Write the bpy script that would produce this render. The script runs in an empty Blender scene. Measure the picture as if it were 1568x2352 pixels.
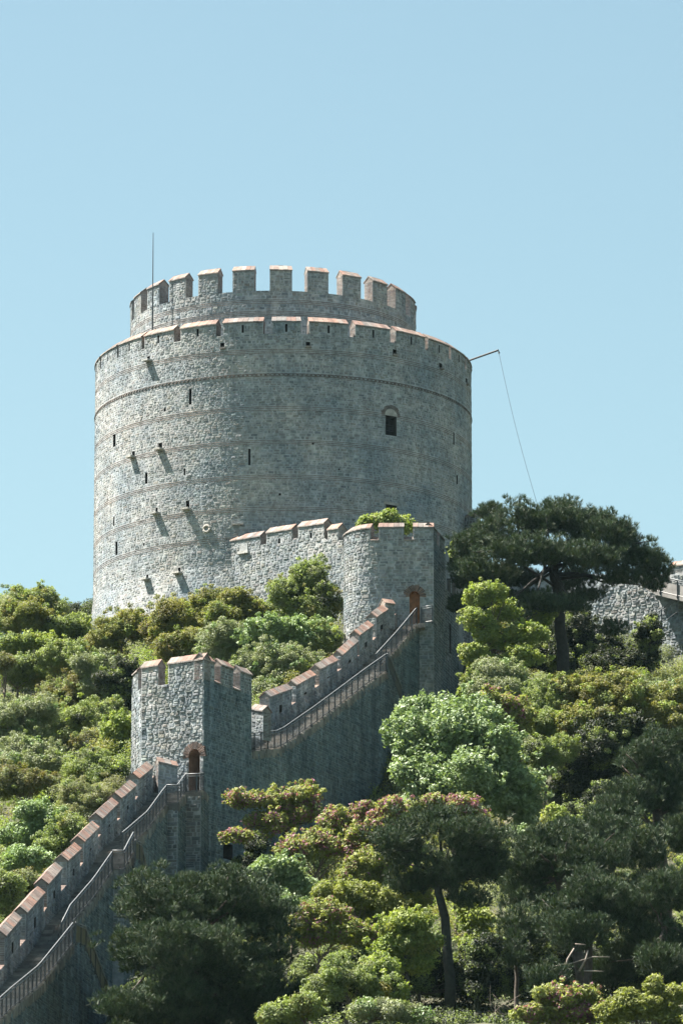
import bpy, math, random
import numpy as np
from mathutils import Vector

SC = bpy.context.scene
COL = SC.collection
rng = np.random.default_rng(7)
random.seed(7)

# ------------------------------------------------------------------ measuring helpers
F = 13070.0                       # focal length in photo units (photo measured 1568 wide)
PITCH = math.radians(13.0)
CAM = np.array([0.0, 0.0, 3.0])
FW = np.array([0, math.cos(PITCH), math.sin(PITCH)])
UP = np.array([0, -math.sin(PITCH), math.cos(PITCH)])


def ray(u, v):
    return FW + np.array([1.0, 0, 0]) * (u - 784) / F + UP * (1177 - v) / F


def atY(u, v, Y):
    d = ray(u, v)
    return CAM + d * (Y / d[1])


def on_line(u, v, A, B):
    """point where the sight line meets the vertical plane over plan line A-B"""
    d = ray(u, v)
    t = np.array(B[:2]) - np.array(A[:2])
    n = np.array([t[1], -t[0]])
    return CAM + d * ((n @ np.array(A[:2])) / (n @ d[:2]))


def on_cyl(u, v, cx, cy, R):
    d = ray(u, v)
    a = d[0] ** 2 + d[1] ** 2
    b = -2 * (d[0] * cx + d[1] * cy)
    c = cx * cx + cy * cy - R * R
    k = (-b - math.sqrt(max(b * b - 4 * a * c, 0))) / (2 * a)
    return CAM + d * k


# ------------------------------------------------------------------ object helpers
def tag(o, label=None, cat=None, group=None, kind=None):
    if label: o['label'] = label
    if cat: o['category'] = cat
    if group: o['group'] = group
    if kind: o['kind'] = kind
    return o


def thing(name, loc, label, cat, group=None):
    o = bpy.data.objects.new(name, None)
    o.location = Vector(loc)
    o.empty_display_size = 0.3
    COL.objects.link(o)
    return tag(o, label, cat, group)


class MB:
    """collects quads / tris with a colour per face, builds ONE mesh object"""

    def __init__(s):
        s.v = []; s.f = []; s.c = []; s.n = 0

    def quads(s, verts, faces, col):
        verts = np.asarray(verts, float).reshape(-1, 3)
        faces = np.asarray(faces, np.int64).reshape(-1, 4)
        s.v.append(verts)
        s.f.append(faces + s.n)
        col = np.asarray(col, float)
        if col.ndim == 1:
            col = np.tile(col, (len(faces), 1))
        s.c.append(col)
        s.n += len(verts)

    def box(s, P, ax, ay, az, col):
        """P corner, three edge vectors"""
        P = np.asarray(P, float); ax = np.asarray(ax, float); ay = np.asarray(ay, float); az = np.asarray(az, float)
        v = [P, P + ax, P + ax + ay, P + ay, P + az, P + ax + az, P + ax + ay + az, P + ay + az]
        s.quads(v, [[0, 3, 2, 1], [4, 5, 6, 7], [0, 1, 5, 4], [1, 2, 6, 5], [2, 3, 7, 6], [3, 0, 4, 7]], col)

    def tube(s, pts, rad, col, n=7):
        pts = np.asarray(pts, float)
        k = len(pts)
        rad = np.broadcast_to(np.asarray(rad, float), (k,))
        tan = np.gradient(pts, axis=0)
        tan /= np.linalg.norm(tan, axis=1, keepdims=True) + 1e-9
        ref = np.array([0, 0, 1.0]) if abs(tan[:, 2]).mean() < 0.8 else np.array([1.0, 0, 0])
        a = np.cross(tan, ref); a /= np.linalg.norm(a, axis=1, keepdims=True) + 1e-9
        b = np.cross(tan, a)
        ang = np.arange(n) * 2 * math.pi / n
        V = pts[:, None, :] + rad[:, None, None] * (np.cos(ang)[None, :, None] * a[:, None, :] + np.sin(ang)[None, :, None] * b[:, None, :])
        V = V.reshape(-1, 3)
        f = []
        for i in range(k - 1):
            for j in range(n):
                f.append([i * n + j, i * n + (j + 1) % n, (i + 1) * n + (j + 1) % n, (i + 1) * n + j])
        V = np.vstack([V, pts[:1], pts[-1:]])
        for j in range(0, n):
            f.append([k * n, (j + 1) % n, j, j])
            f.append([k * n + 1, (k - 1) * n + j, (k - 1) * n + (j + 1) % n, (k - 1) * n + (j + 1) % n])
        s.quads(V, f, col)

    def build(s, name, mat, parent=None, smooth=False):
        me = bpy.data.meshes.new(name)
        if s.v:
            V = np.vstack(s.v); Fq = np.vstack(s.f); Cc = np.vstack(s.c)
        else:
            V = np.zeros((0, 3)); Fq = np.zeros((0, 4), int); Cc = np.zeros((0, 3))
        origin = np.array(parent.location) if parent is not None else np.zeros(3)
        if parent is not None and parent.parent is not None:
            origin = origin + np.array(parent.parent.location)
        if parent is None and len(V):
            origin = np.array([(V[:, 0].min() + V[:, 0].max()) / 2, (V[:, 1].min() + V[:, 1].max()) / 2, V[:, 2].min()])
        V = V - origin
        tri = (Fq[:, 2] == Fq[:, 3])
        lt = np.where(tri, 3, 4)
        keep = np.ones(Fq.shape, bool); keep[tri, 3] = False
        loops = Fq[keep]
        me.vertices.add(len(V)); me.vertices.foreach_set('co', V.astype(np.float32).ravel())
        me.loops.add(len(loops)); me.loops.foreach_set('vertex_index', loops.astype(np.int32))
        me.polygons.add(len(Fq))
        me.polygons.foreach_set('loop_start', np.concatenate([[0], np.cumsum(lt)[:-1]]).astype(np.int32))
        me.polygons.foreach_set('use_smooth', np.full(len(Fq), bool(smooth)))
        at = me.attributes.new('col', 'FLOAT_COLOR', 'FACE')
        at.data.foreach_set('color', np.hstack([Cc, np.ones((len(Cc), 1))]).astype(np.float32).ravel())
        me.update(calc_edges=True)
        me.validate()
        me.materials.append(mat)
        o = bpy.data.objects.new(name, me)
        COL.objects.link(o)
        if parent is not None:
            o.parent = parent
        else:
            o.location = Vector(origin)
        return o


# ------------------------------------------------------------------ materials
def new_mat(name):
    m = bpy.data.materials.new(name); m.use_nodes = True
    nt = m.node_tree; nt.nodes.clear()
    return m, nt, nt.nodes, nt.links


def masonry_mat(name, rough=0.9, stain=0.32, bump=0.5, streak=0.0, tint_a=(1.08, 1.0, 0.93), tint_b=(0.88, 0.97, 1.04), fine=14.0):
    m, nt, N, L = new_mat(name)
    out = N.new('ShaderNodeOutputMaterial'); b = N.new('ShaderNodeBsdfPrincipled')
    L.new(b.outputs[0], out.inputs[0])
    b.inputs['Roughness'].default_value = rough
    b.inputs['Specular IOR Level'].default_value = 0.2
    at = N.new('ShaderNodeAttribute'); at.attribute_name = 'col'
    tc = N.new('ShaderNodeTexCoord')
    n1 = N.new('ShaderNodeTexNoise'); n1.inputs['Scale'].default_value = 0.35; n1.inputs['Detail'].default_value = 5
    n2 = N.new('ShaderNodeTexNoise'); n2.inputs['Scale'].default_value = 3.2; n2.inputs['Detail'].default_value = 4
    n3 = N.new('ShaderNodeTexNoise'); n3.inputs['Scale'].default_value = fine; n3.inputs['Detail'].default_value = 5
    mp = N.new('ShaderNodeMapping'); mp.inputs['Scale'].default_value = (1.6, 1.6, 0.12)
    n4 = N.new('ShaderNodeTexNoise'); n4.inputs['Scale'].default_value = 1.0; n4.inputs['Detail'].default_value = 4
    L.new(tc.outputs['Object'], mp.inputs[0]); L.new(mp.outputs[0], n4.inputs['Vector'])
    for n in (n1, n2, n3): L.new(tc.outputs['Object'], n.inputs['Vector'])
    r1 = N.new('ShaderNodeValToRGB')
    r1.color_ramp.elements[0].position = 0.3; r1.color_ramp.elements[0].color = (*[t * (1 - stain * 0.6) for t in tint_b], 1)
    r1.color_ramp.elements[1].position = 0.7; r1.color_ramp.elements[1].color = (*[t * (1 + stain * 0.45) for t in tint_a], 1)
    L.new(n1.outputs['Fac'], r1.inputs[0])
    r2 = N.new('ShaderNodeMapRange'); r2.inputs[1].default_value = 0.3; r2.inputs[2].default_value = 0.7
    r2.inputs[3].default_value = 0.72; r2.inputs[4].default_value = 1.25
    L.new(n2.outputs['Fac'], r2.inputs[0])
    r4 = N.new('ShaderNodeMapRange'); r4.inputs[1].default_value = 0.35; r4.inputs[2].default_value = 0.65
    r4.inputs[3].default_value = 1 - streak; r4.inputs[4].default_value = 1 + streak * 0.6
    L.new(n4.outputs['Fac'], r4.inputs[0])
    mu = N.new('ShaderNodeMix'); mu.data_type = 'RGBA'; mu.blend_type = 'MULTIPLY'; mu.inputs[0].default_value = 1
    L.new(at.outputs['Color'], mu.inputs[6]); L.new(r1.outputs[0], mu.inputs[7])
    mm = N.new('ShaderNodeMath'); mm.operation = 'MULTIPLY'
    L.new(r2.outputs[0], mm.inputs[0]); L.new(r4.outputs[0], mm.inputs[1])
    mu2 = N.new('ShaderNodeVectorMath'); mu2.operation = 'SCALE'
    L.new(mu.outputs[2], mu2.inputs[0]); L.new(mm.outputs[0], mu2.inputs['Scale'])
    L.new(mu2.outputs[0], b.inputs['Base Color'])
    bp = N.new('ShaderNodeBump'); bp.inputs['Strength'].default_value = bump; bp.inputs['Distance'].default_value = 0.05
    L.new(n3.outputs['Fac'], bp.inputs['Height']); L.new(bp.outputs[0], b.inputs['Normal'])
    return m


def plain_mat(name, col, rough=0.6, metal=0.0, noise=0.25, scale=6.0, attr=False):
    m, nt, N, L = new_mat(name)
    out = N.new('ShaderNodeOutputMaterial'); b = N.new('ShaderNodeBsdfPrincipled')
    L.new(b.outputs[0], out.inputs[0])
    b.inputs['Roughness'].default_value = rough; b.inputs['Metallic'].default_value = metal
    tc = N.new('ShaderNodeTexCoord'); n = N.new('ShaderNodeTexNoise'); n.inputs['Scale'].default_value = scale; n.inputs['Detail'].default_value = 5
    L.new(tc.outputs['Object'], n.inputs['Vector'])
    r = N.new('ShaderNodeMapRange'); r.inputs[1].default_value = 0.3; r.inputs[2].default_value = 0.7
    r.inputs[3].default_value = 1 - noise; r.inputs[4].default_value = 1 + noise
    L.new(n.outputs['Fac'], r.inputs[0])
    sc = N.new('ShaderNodeVectorMath'); sc.operation = 'SCALE'
    if attr:
        at = N.new('ShaderNodeAttribute'); at.attribute_name = 'col'
        L.new(at.outputs['Color'], sc.inputs[0])
    else:
        sc.inputs[0].default_value = col
    L.new(r.outputs[0], sc.inputs['Scale'])
    L.new(sc.outputs[0], b.inputs['Base Color'])
    return m


def leaf_mat(name, rough=0.55, trans=0.3, spec=0.3):
    m, nt, N, L = new_mat(name)
    out = N.new('ShaderNodeOutputMaterial'); b = N.new('ShaderNodeBsdfPrincipled')
    at = N.new('ShaderNodeAttribute'); at.attribute_name = 'col'
    b.inputs['Roughness'].default_value = rough; b.inputs['Specular IOR Level'].default_value = spec
    L.new(at.outputs['Color'], b.inputs['Base Color'])
    t = N.new('ShaderNodeBsdfTranslucent')
    g = N.new('ShaderNodeMix'); g.data_type = 'RGBA'; g.blend_type = 'MULTIPLY'; g.inputs[0].default_value = 1
    L.new(at.outputs['Color'], g.inputs[6]); g.inputs[7].default_value = (1.25, 1.3, 0.6, 1)
    L.new(g.outputs[2], t.inputs[0])
    mx = N.new('ShaderNodeMixShader'); mx.inputs[0].default_value = trans
    L.new(b.outputs[0], mx.inputs[1]); L.new(t.outputs[0], mx.inputs[2]); L.new(mx.outputs[0], out.inputs[0])
    return m


def mesh_panel_mat():
    """fine wire mesh: partly see-through"""
    m, nt, N, L = new_mat('wire_mesh')
    out = N.new('ShaderNodeOutputMaterial'); b = N.new('ShaderNodeBsdfPrincipled')
    b.inputs['Base Color'].default_value = (0.085, 0.095, 0.105, 1); b.inputs['Roughness'].default_value = 0.6
    tr = N.new('ShaderNodeBsdfTranslucent'); tr.inputs[0].default_value = (.03, .035, .04, 1)
    m1 = N.new('ShaderNodeMixShader'); m1.inputs[0].default_value = .5
    L.new(b.outputs[0], m1.inputs[1]); L.new(tr.outputs[0], m1.inputs[2]); b = m1
    t = N.new('ShaderNodeBsdfTransparent')
    mx = N.new('ShaderNodeMixShader'); mx.inputs[0].default_value = 0.42
    L.new(t.outputs[0], mx.inputs[1]); L.new(b.outputs[0], mx.inputs[2]); L.new(mx.outputs[0], out.inputs[0])
    return m


M = {}
M['stone'] = masonry_mat('rubble_masonry', stain=0.3, streak=0.1)
M['stone_dark'] = masonry_mat('weathered_rubble_masonry', stain=0.35, streak=0.28)
M['tile'] = masonry_mat('terracotta_coping', stain=0.3, bump=0.3, rough=0.8, tint_a=(1.1, 1.0, 0.9), tint_b=(0.9, 0.95, 1.0))
M['brick'] = masonry_mat('old_brick', stain=0.3, bump=0.4)
M['metal'] = plain_mat('dark_railing_paint', (0.03, 0.035, 0.04), 0.45, 0.0, 0.3)
M['rail'] = plain_mat('worn_steel_handrail', (0.13, 0.14, 0.15), 0.5, 0.0, 0.25)
M['panel'] = mesh_panel_mat()
M['concrete'] = plain_mat('pale_concrete', (0.24, 0.23, 0.22), 0.9, 0, 0.2, 3)
M['void'] = plain_mat('painted_recess_shade', (0.035, 0.033, 0.03), 0.95, 0, 0.4)  # near-black colour stands in for the shade inside openings
M['wood'] = plain_mat('orange_brick_infill', (0.24, 0.10, 0.04), 0.8, 0, 0.35, 4)
M['bark'] = plain_mat('bark', (0.1, 0.08, 0.06), 0.95, 0, 0.4, 5, attr=True)
M['soil'] = None
M['leaf'] = leaf_mat('leaf', trans=.36)
M['leaf_glossy'] = leaf_mat('leaf_glossy', rough=0.5, trans=0.25, spec=0.3)
M['needle'] = leaf_mat('pine_needles', rough=0.6, trans=0.12, spec=0.25)

# ------------------------------------------------------------------ masonry
GREYS = np.array([[.27, .27, .26], [.23, .245, .25], [.30, .285, .265], [.19, .205, .21], [.34, .325, .30], [.25, .22, .19],
                  [.155, .17, .18], [.40, .385, .36], [.27, .255, .24], [.21, .215, .21]])
GREYS = (GREYS * .62 + GREYS.mean(0) * .38) * .90 * np.array([.89, .985, 1.07])
WEIGHT = np.array([.2, .16, .16, .1, .1, .08, .07, .04, .06, .03])
BRICK = np.array([[.17, .15, .145], [.19, .165, .155], [.16, .15, .145], [.20, .19, .185]])
TILE = np.array([[.175, .12, .105], [.185, .14, .125], [.16, .13, .12], [.20, .175, .165], [.15, .14, .135], [.185, .12, .10]])
MORTAR = np.array([.285, .308, .325])


class Path:
    """vertical surface over a plan polyline; a runs along it, h up, d outward (to the right of travel)"""

    def __init__(s, pts, z0=0.0, slope=0.0, lean=None):
        s.p = np.asarray([q[:2] for q in pts], float)
        seg = np.linalg.norm(np.diff(s.p, axis=0), axis=1)
        s.s = np.concatenate([[0], np.cumsum(seg)])
        s.len = s.s[-1]
        t = np.gradient(s.p, s.s, axis=0) if len(s.p) > 2 else np.tile((s.p[1] - s.p[0]) / seg[0], (2, 1))
        t /= np.linalg.norm(t, axis=1, keepdims=True)
        s.n = np.stack([t[:, 1], -t[:, 0]], 1)
        s.z0 = z0; s.slope = slope; s.lean = lean

    def __call__(s, a, h, d=0.0):
        a = np.asarray(a, float); h = np.asarray(h, float); d = np.asarray(d, float)
        a, h, d = np.broadcast_arrays(a, h, d)
        ac = np.clip(a, 0, s.len)
        x = np.interp(ac, s.s, s.p[:, 0]); y = np.interp(ac, s.s, s.p[:, 1])
        nx = np.interp(ac, s.s, s.n[:, 0]); ny = np.interp(ac, s.s, s.n[:, 1])
        # beyond the ends: carry on straight
        over = a - ac
        x = x - ny * over * 1.0; y = y + nx * over * 1.0
        z = s.z0 + h + s.slope * a
        if s.lean is not None:
            d = d + s.lean(z)
        return np.stack([x + nx * d, y + ny * d, z], -1)

    def a_of(s, P):
        """arc length of the plan point nearest to P"""
        best = (1e9, 0)
        for i in range(len(s.p) - 1):
            A, B = s.p[i], s.p[i + 1]
            t = B - A; L2 = t @ t
            k = np.clip(((P[:2] - A) @ t) / L2, 0, 1)
            dd = np.linalg.norm(P[:2] - (A + k * t))
            if dd < best[0]: best = (dd, s.s[i] + k * math.sqrt(L2))
        return best[1]


def stone_cols(r, n, pal=GREYS, w=WEIGHT):
    c = pal[r.choice(len(pal), n, p=w)] if w is not None else pal[r.integers(0, len(pal), n)]
    return c * r.uniform(0.82, 1.18, (n, 1)) * r.uniform(0.97, 1.03, (n, 3))


def stones(mb, S, a0, a1, h0, h1, course=(.14, .24), length=(.2, .58), depth=(.008, .036), gap=.024, inside=None, holes=(),
           bands=(), seed=0, brick=False, base=0.0, tone=1.0, wig=0.03):
    """rubble courses laid on S: every stone a raised, tilted block; bands = heights where three brick courses run"""
    r = np.random.default_rng(seed)
    rows = []
    h = h0
    bs = sorted(b for b in bands if h0 < b < h1 - .3)
    while h < h1 - 0.03:
        if bs and h >= bs[0] - 0.08:
            for k in range(3):
                rows.append((h, min(h + .055, h1), True)); h += .055 + .055
            bs.pop(0)
            continue
        c = r.uniform(.06, .075) if brick else r.uniform(*course)
        top = min(h + c, h1)
        if bs and top > bs[0]: top = bs[0]
        if h1 - top < 0.05: top = h1
        if top - h > 0.03: rows.append((h, top, brick))
        h = top + (0.012 if brick else 0)
    for (hb, ht, isb) in rows:
        lmin, lmax = (.24, .38) if isb else length
        n = int((a1 - a0) / (0.5 * (lmin + lmax))) + 3
        e = a0 + np.concatenate([[0], np.cumsum(r.uniform(lmin, lmax, n))])
        e = e[e < a1 - 0.06]
        e = np.append(e, a1)
        if len(e) < 2: continue
        if len(e) > 2: e[1:-1] += r.uniform(-.02, .02, len(e) - 2)
        al, ar = e[:-1].copy(), e[1:].copy()
        hb_ = np.full(len(al), hb); ht_ = np.full(len(al), ht)
        if not isb:
            # now and then two thin stones in place of one, or a tall one
            sp = r.random(len(al)) < 0.22
            mid = hb + (ht - hb) * r.uniform(.4, .6, sp.sum())
            hb_ = np.concatenate([hb_, mid]); al = np.concatenate([al, al[sp]]); ar = np.concatenate([ar, ar[sp]])
            t2 = ht_[sp].copy(); ht_[sp] = mid; ht_ = np.concatenate([ht_, t2])
        keep = np.ones(len(al), bool)
        for (x0, x1, y0, y1) in holes:
            vo = (ht_ > y0 + .01) & (hb_ < y1 - .01)
            inn = vo & (al > x0 - .02) & (ar < x1 + .02)
            keep &= ~inn
            cut_r = vo & (al < x0) & (ar > x0); ar[cut_r] = x0
            cut_l = vo & ~cut_r & (al < x1) & (ar > x1); al[cut_l] = x1
        keep &= (ar - al) > 0.05
        if inside is not None:
            keep &= inside((al + ar) / 2, ht_)
        if not isb: keep &= r.random(len(al)) > 0.02
        al, ar, hb_, ht_ = al[keep], ar[keep], hb_[keep], ht_[keep]
        n = len(al)
        if n == 0: continue
        g = 0.006 if isb else gap
        w = 0.004 if isb else wig
        j = lambda sc: r.uniform(-sc, sc, n)
        lim = np.minimum(w, (ht_ - hb_) * .18)
        jj = lambda: r.uniform(-1, 1, n) * lim
        A = np.stack([al + g + np.abs(jj()), ar - g - np.abs(jj()), ar - g - np.abs(jj()), al + g + np.abs(jj())], 1)
        H = np.stack([hb_ + g * .6 + jj() * .6, hb_ + g * .6 + jj() * .6, ht_ - g * .6 + jj() * .6, ht_ - g * .6 + jj() * .6], 1)
        cA = A.mean(1, keepdims=True); cH = H.mean(1, keepdims=True)
        k = 0.93 if isb else r.uniform(.68, .86, (n, 1))
        A2 = cA + (A - cA) * k; H2 = cH + (H - cH) * (k if isb else k - .06)
        D = (r.uniform(.006, .016, n) if isb else depth[0] + (depth[1] - depth[0]) * r.random(n) ** 1.8)
        D4 = D[:, None] * (1 if isb else r.uniform(.8, 1.15, (n, 4)))
        base_d = np.full((n, 4), base - 0.004)
        lo = S(A, H, base_d); hi = S(A2, H2, base + D4)
        V = np.concatenate([lo, hi], 1).reshape(-1, 3)
        o = (np.arange(n) * 8)[:, None, None]
        q = np.array([[4, 5, 6, 7], [0, 1, 5, 4], [1, 2, 6, 5], [2, 3, 7, 6], [3, 0, 4, 7]])[None]
        col = stone_cols(r, n, BRICK, None) * .95 if isb else stone_cols(r, n)
        mb.quads(V, (o + q).reshape(-1, 4), np.repeat(col * tone, 5, axis=0))


def backing(mb, S, a0, a1, h0, h1, holes=(), da=0.8, dh=3.0, col=MORTAR, d=0.0):
    ga = list(np.linspace(a0, a1, max(2, int((a1 - a0) / da) + 1)))
    gh = list(np.linspace(h0, h1, max(2, int((h1 - h0) / dh) + 1)))
    for (x0, x1, y0, y1) in holes:
        ga += [x0, x1]; gh += [y0, y1]
    ga = np.unique(np.round([x for x in ga if a0 - 1e-6 <= x <= a1 + 1e-6], 4)); gh = np.unique(np.round([x for x in gh if h0 - 1e-6 <= x <= h1 + 1e-6], 4))
    AA, HH = np.meshgrid(ga, gh, indexing='ij')
    V = S(AA, HH, d).reshape(-1, 3)
    nh = len(gh)
    ca = (ga[:-1] + ga[1:]) / 2; ch = (gh[:-1] + gh[1:]) / 2
    I, J = np.meshgrid(np.arange(len(ga) - 1), np.arange(nh - 1), indexing='ij')
    keep = np.ones(I.shape, bool)
    for (x0, x1, y0, y1) in holes:
        keep &= ~(((ca > x0) & (ca < x1))[:, None] & ((ch > y0) & (ch < y1))[None, :])
    I, J = I[keep], J[keep]
    f = np.stack([I * nh + J, (I + 1) * nh + J, (I + 1) * nh + J + 1, I * nh + J + 1], 1)
    mb.quads(V, f, col)


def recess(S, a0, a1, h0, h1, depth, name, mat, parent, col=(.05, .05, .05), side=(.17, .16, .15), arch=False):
    """the inside of an opening: four reveals and a back; its own part"""
    mb = MB()
    q = lambda a, h, d: S(a, h, d)
    c = [(a0, h0), (a1, h0), (a1, h1), (a0, h1)]
    fr = [q(a, h, -0.002) for a, h in c]; bk = [q(a, h, -depth) for a, h in c]
    mb.quads(fr + bk, [[0, 1, 5, 4], [1, 2, 6, 5], [2, 3, 7, 6], [3, 0, 4, 7]], side)
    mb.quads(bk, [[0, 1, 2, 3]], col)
    if arch:
        # spandrels closing the square head down to a round arch
        n = 10; w = a1 - a0; r_ = w / 2
        for i in range(n):
            t0, t1 = math.pi * i / n, math.pi * (i + 1) / n
            p0 = (a0 + r_ - r_ * math.cos(t0), h1 - r_ + r_ * math.sin(t0)); p1 = (a0 + r_ - r_ * math.cos(t1), h1 - r_ + r_ * math.sin(t1))
            mb.quads([q(p0[0], p0[1], -.004), q(p1[0], p1[1], -.004), q(p1[0], h1, -.004), q(p0[0], h1, -.004)], [[0, 1, 2, 3]], MORTAR)
            mb.quads([q(p0[0], p0[1], -.004), q(p1[0], p1[1], -.004), q(p1[0], p1[1], -depth), q(p0[0], p0[1], -depth)], [[0, 1, 2, 3]], side)
    return mb.build(name, mat, parent)


def brick_ring(S, ac, hc, r0, r1, name, parent, n=17, t0=0.0, t1=math.pi, proud=.035, cols=BRICK):
    mb = MB(); r = np.random.default_rng(int(abs(ac * 100 + hc * 10)))
    for i in range(n):
        a = t0 + (t1 - t0) * (i + .07) / n; b = t0 + (t1 - t0) * (i + .93) / n
        e = r1 * r.uniform(.93, 1.04)
        P = [(r0, a), (e, a), (e, b), (r0, b)]
        lo = [S(ac - rr * math.cos(t), hc + rr * math.sin(t), -.12) for rr, t in P]
        hi = [S(ac - rr * math.cos(t), hc + rr * math.sin(t), proud * r.uniform(.6, 1.2)) for rr, t in P]
        mb.quads(lo + hi, [[4, 5, 6, 7], [0, 1, 5, 4], [1, 2, 6, 5], [2, 3, 7, 6], [3, 0, 4, 7]], cols[r.integers(len(cols))] * r.uniform(.8, 1.2))
    return mb.build(name, M['brick'], parent)


def coping(S, a0, a1, h, thick, rise, parent, seed=0, over=.07, tilelen=.3, ths=.07, cols=TILE):
    """gabled brick-tile coping over a wall of the given thickness; tiles are individual slabs"""
    mb = MB(); r = np.random.default_rng(seed)
    n = max(1, int(round((a1 - a0) / tilelen)))
    e = np.linspace(a0 - .03, a1 + .03, n + 1)
    core = [(0 + over * .6, 0), (-thick / 2, rise - .02), (-thick - over * .6, 0)]
    for i in range(n):
        x0, x1 = e[i] + .006, e[i + 1] - .006
        for side in (0, 1):
            c = cols[r.integers(len(cols))] * r.uniform(.85, 1.15)
            dz = r.uniform(-.008, .012)
            if side == 0: d0, d1 = over, -thick / 2
            else: d0, d1 = -thick - over, -thick / 2
            p = [S(x0, h + dz, d0), S(x1, h + dz, d0), S(x1, h + rise + dz, d1), S(x0, h + rise + dz, d1)]
            p2 = [S(x0, h + dz + ths, d0), S(x1, h + dz + ths, d0), S(x1, h + rise + ths + dz, d1), S(x0, h + rise + ths + dz, d1)]
            mb.quads(p + p2, [[0, 3, 2, 1], [4, 5, 6, 7], [0, 1, 5, 4], [1, 2, 6, 5], [2, 3, 7, 6], [3, 0, 4, 7]], np.array([c, c, [.25, .235, .23], c, c, c]))
    # gable core
    m_ = max(2, n + 1)
    ee = np.linspace(a0, a1, m_)
    V = []
    for x in ee:
        for d, hh in core: V.append(S(x, h + hh, d))
    f = []
    for i in range(m_ - 1):
        o = i * 3
        f += [[o, o + 3, o + 4, o + 1], [o + 1, o + 4, o + 5, o + 2], [o + 2, o + 5, o + 3, o]]
    f += [[0, 1, 2, 2], [(m_ - 1) * 3, (m_ - 1) * 3 + 2, (m_ - 1) * 3 + 1, (m_ - 1) * 3 + 1]]
    mb.quads(np.array(V), f, np.array([.19, .175, .165]))
    return mb.build('coping', M['tile'], parent)


def merlon(parent, S, a0, a1, h0, h1, thick, rise, seed=0, slit=None, end_brick=True, mat='stone', tone=1.0, back=True, cols=TILE, hole=None, course=(.12, .2), depth=(.01, .035)):
    """an upstand of the parapet (part) with its tiled coping (sub-part)"""
    mb = MB()
    holes = []
    if slit: holes.append((slit[0], slit[1], slit[2], slit[3]))
    backing(mb, S, a0, a1, h0, h1, holes, da=.6)
    stones(mb, S, a0, a1, h0, h1, course, (.18, .45), depth, seed=seed, holes=holes, tone=tone)
    backing(mb, S, a0, a1, h0, h1, (), da=.6, d=-thick)
    zoff = lambda a: S.z0 + S.slope * a
    for k, a in enumerate((a0, a1)):
        P, Q = S(a, h0, 0), S(a, h0, -thick)
        E = Path([Q, P] if k == 0 else [P, Q], zoff(a) )
        backing(mb, E, 0, E.len, h0, h1)
        stones(mb, E, 0.01, E.len - .01, h0 + .02, h1, (.1, .16), (.2, .4), (.01, .035), seed=seed + 31 + k, brick=end_brick, tone=tone)
    # top and bottom
    ee = np.linspace(a0, a1, 5)
    for hh in (h0, h1):
        V = np.concatenate([S(ee, hh, 0), S(ee, hh, -thick)]); 
        mb.quads(V, [[i, i + 1, i + 6, i + 5] for i in range(4)], MORTAR)
    if back:
        pb = [S(a1, h0, -thick), S(a0, h0, -thick)]
        # back face stones on a reversed straight path
        if S.slope == 0:
            Bk = Path(pb, S.z0)
            stones(mb, Bk, .02, Bk.len - .02, h0, h1, (.14, .22), (.2, .5), (.01, .04), seed=seed + 77, tone=tone)
        else:
            Bk = Path(pb, S.z0 + S.slope * a1, -S.slope)
            stones(mb, Bk, .02, Bk.len - .02, h0, h1, (.14, .22), (.2, .5), (.01, .04), seed=seed + 77, tone=tone)
    o = mb.build('merlon', M[mat], parent)
    if slit:
        recess(S, slit[0], slit[1], slit[2], slit[3], min(thick - .05, .45), 'loophole', M['void'], o)
    coping(S, a0, a1, h1, thick, rise, o, seed + 5, cols=cols)
    return o

# ================================================================== THE GREAT ROUND TOWER
TC = (atY(650, 1100, 350)[0], 350.0)
TR = 11.91
PH0, PH1 = math.radians(-106), math.radians(106)
zt = lambda v: atY(650, v, 338.09)[2]


def arc(cx, cy, R, p0, p1, step=math.radians(1.5)):
    n = int(abs(p1 - p0) / step) + 2
    return [(cx + R * math.sin(p), cy - R * math.cos(p)) for p in np.linspace(p0, p1, n)]


z_sill = zt(767); z_eave = zt(740); z_flare = zt(1296); z_bot = 66.0
flare = lambda z: np.where(z < z_flare, np.minimum((z_flare - z) * .11, .30), 0.0)
ST = Path(arc(*TC, TR, PH0, PH1), lean=flare)
tower = thing('round_tower', (TC[0], TC[1], 72.0), 'huge round grey rubble-stone tower with two tiers of battlements on the hilltop', 'tower')


def tow(u, v):
    P = on_cyl(u, v, TC[0], TC[1], TR)
    phi = math.atan2(P[0] - TC[0], -(P[1] - TC[1]))
    return TR * (phi - PH0), P[2]


OPEN = []
PX = [(259.6, 265.5, 998, 1027, 0), (363.6, 372.4, 1018, 1031, 1), (303.5, 310, 1037, 1048, 1), (333, 338.7, 1087, 1112, 0),
      (421.6, 424.8, 1077, 1092, 0), (570, 575.2, 1032, 1069, 0), (426.6, 435, 1151, 1168, 1), (357, 362.3, 1167, 1178, 1),
      (260, 263, 1187, 1209, 0), (265, 270, 1245, 1276, 0), (408.5, 415, 1305, 1315, 1), (335.8, 341, 1321, 1330, 1),
      (434, 440, 894, 930, 0), (376, 381, 938, 946, 0), (1040.3, 1043.2, 994, 1022, 0), (1047.7, 1050.6, 1092, 1113, 0),
      (506, 515, 788, 798, 2), (702, 712, 786, 795, 2), (901.5, 910, 803, 814, 2), (1008, 1015, 835, 845, 2), (1069, 1073, 870, 880, 2),
      (338, 344.5, 819, 827, 1), (329, 331.5, 1248, 1255, 0), (640, 645, 1134, 1139, 0), (776, 779, 1077, 1081, 0), (716, 719, 1018, 1022, 0)]
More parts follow.
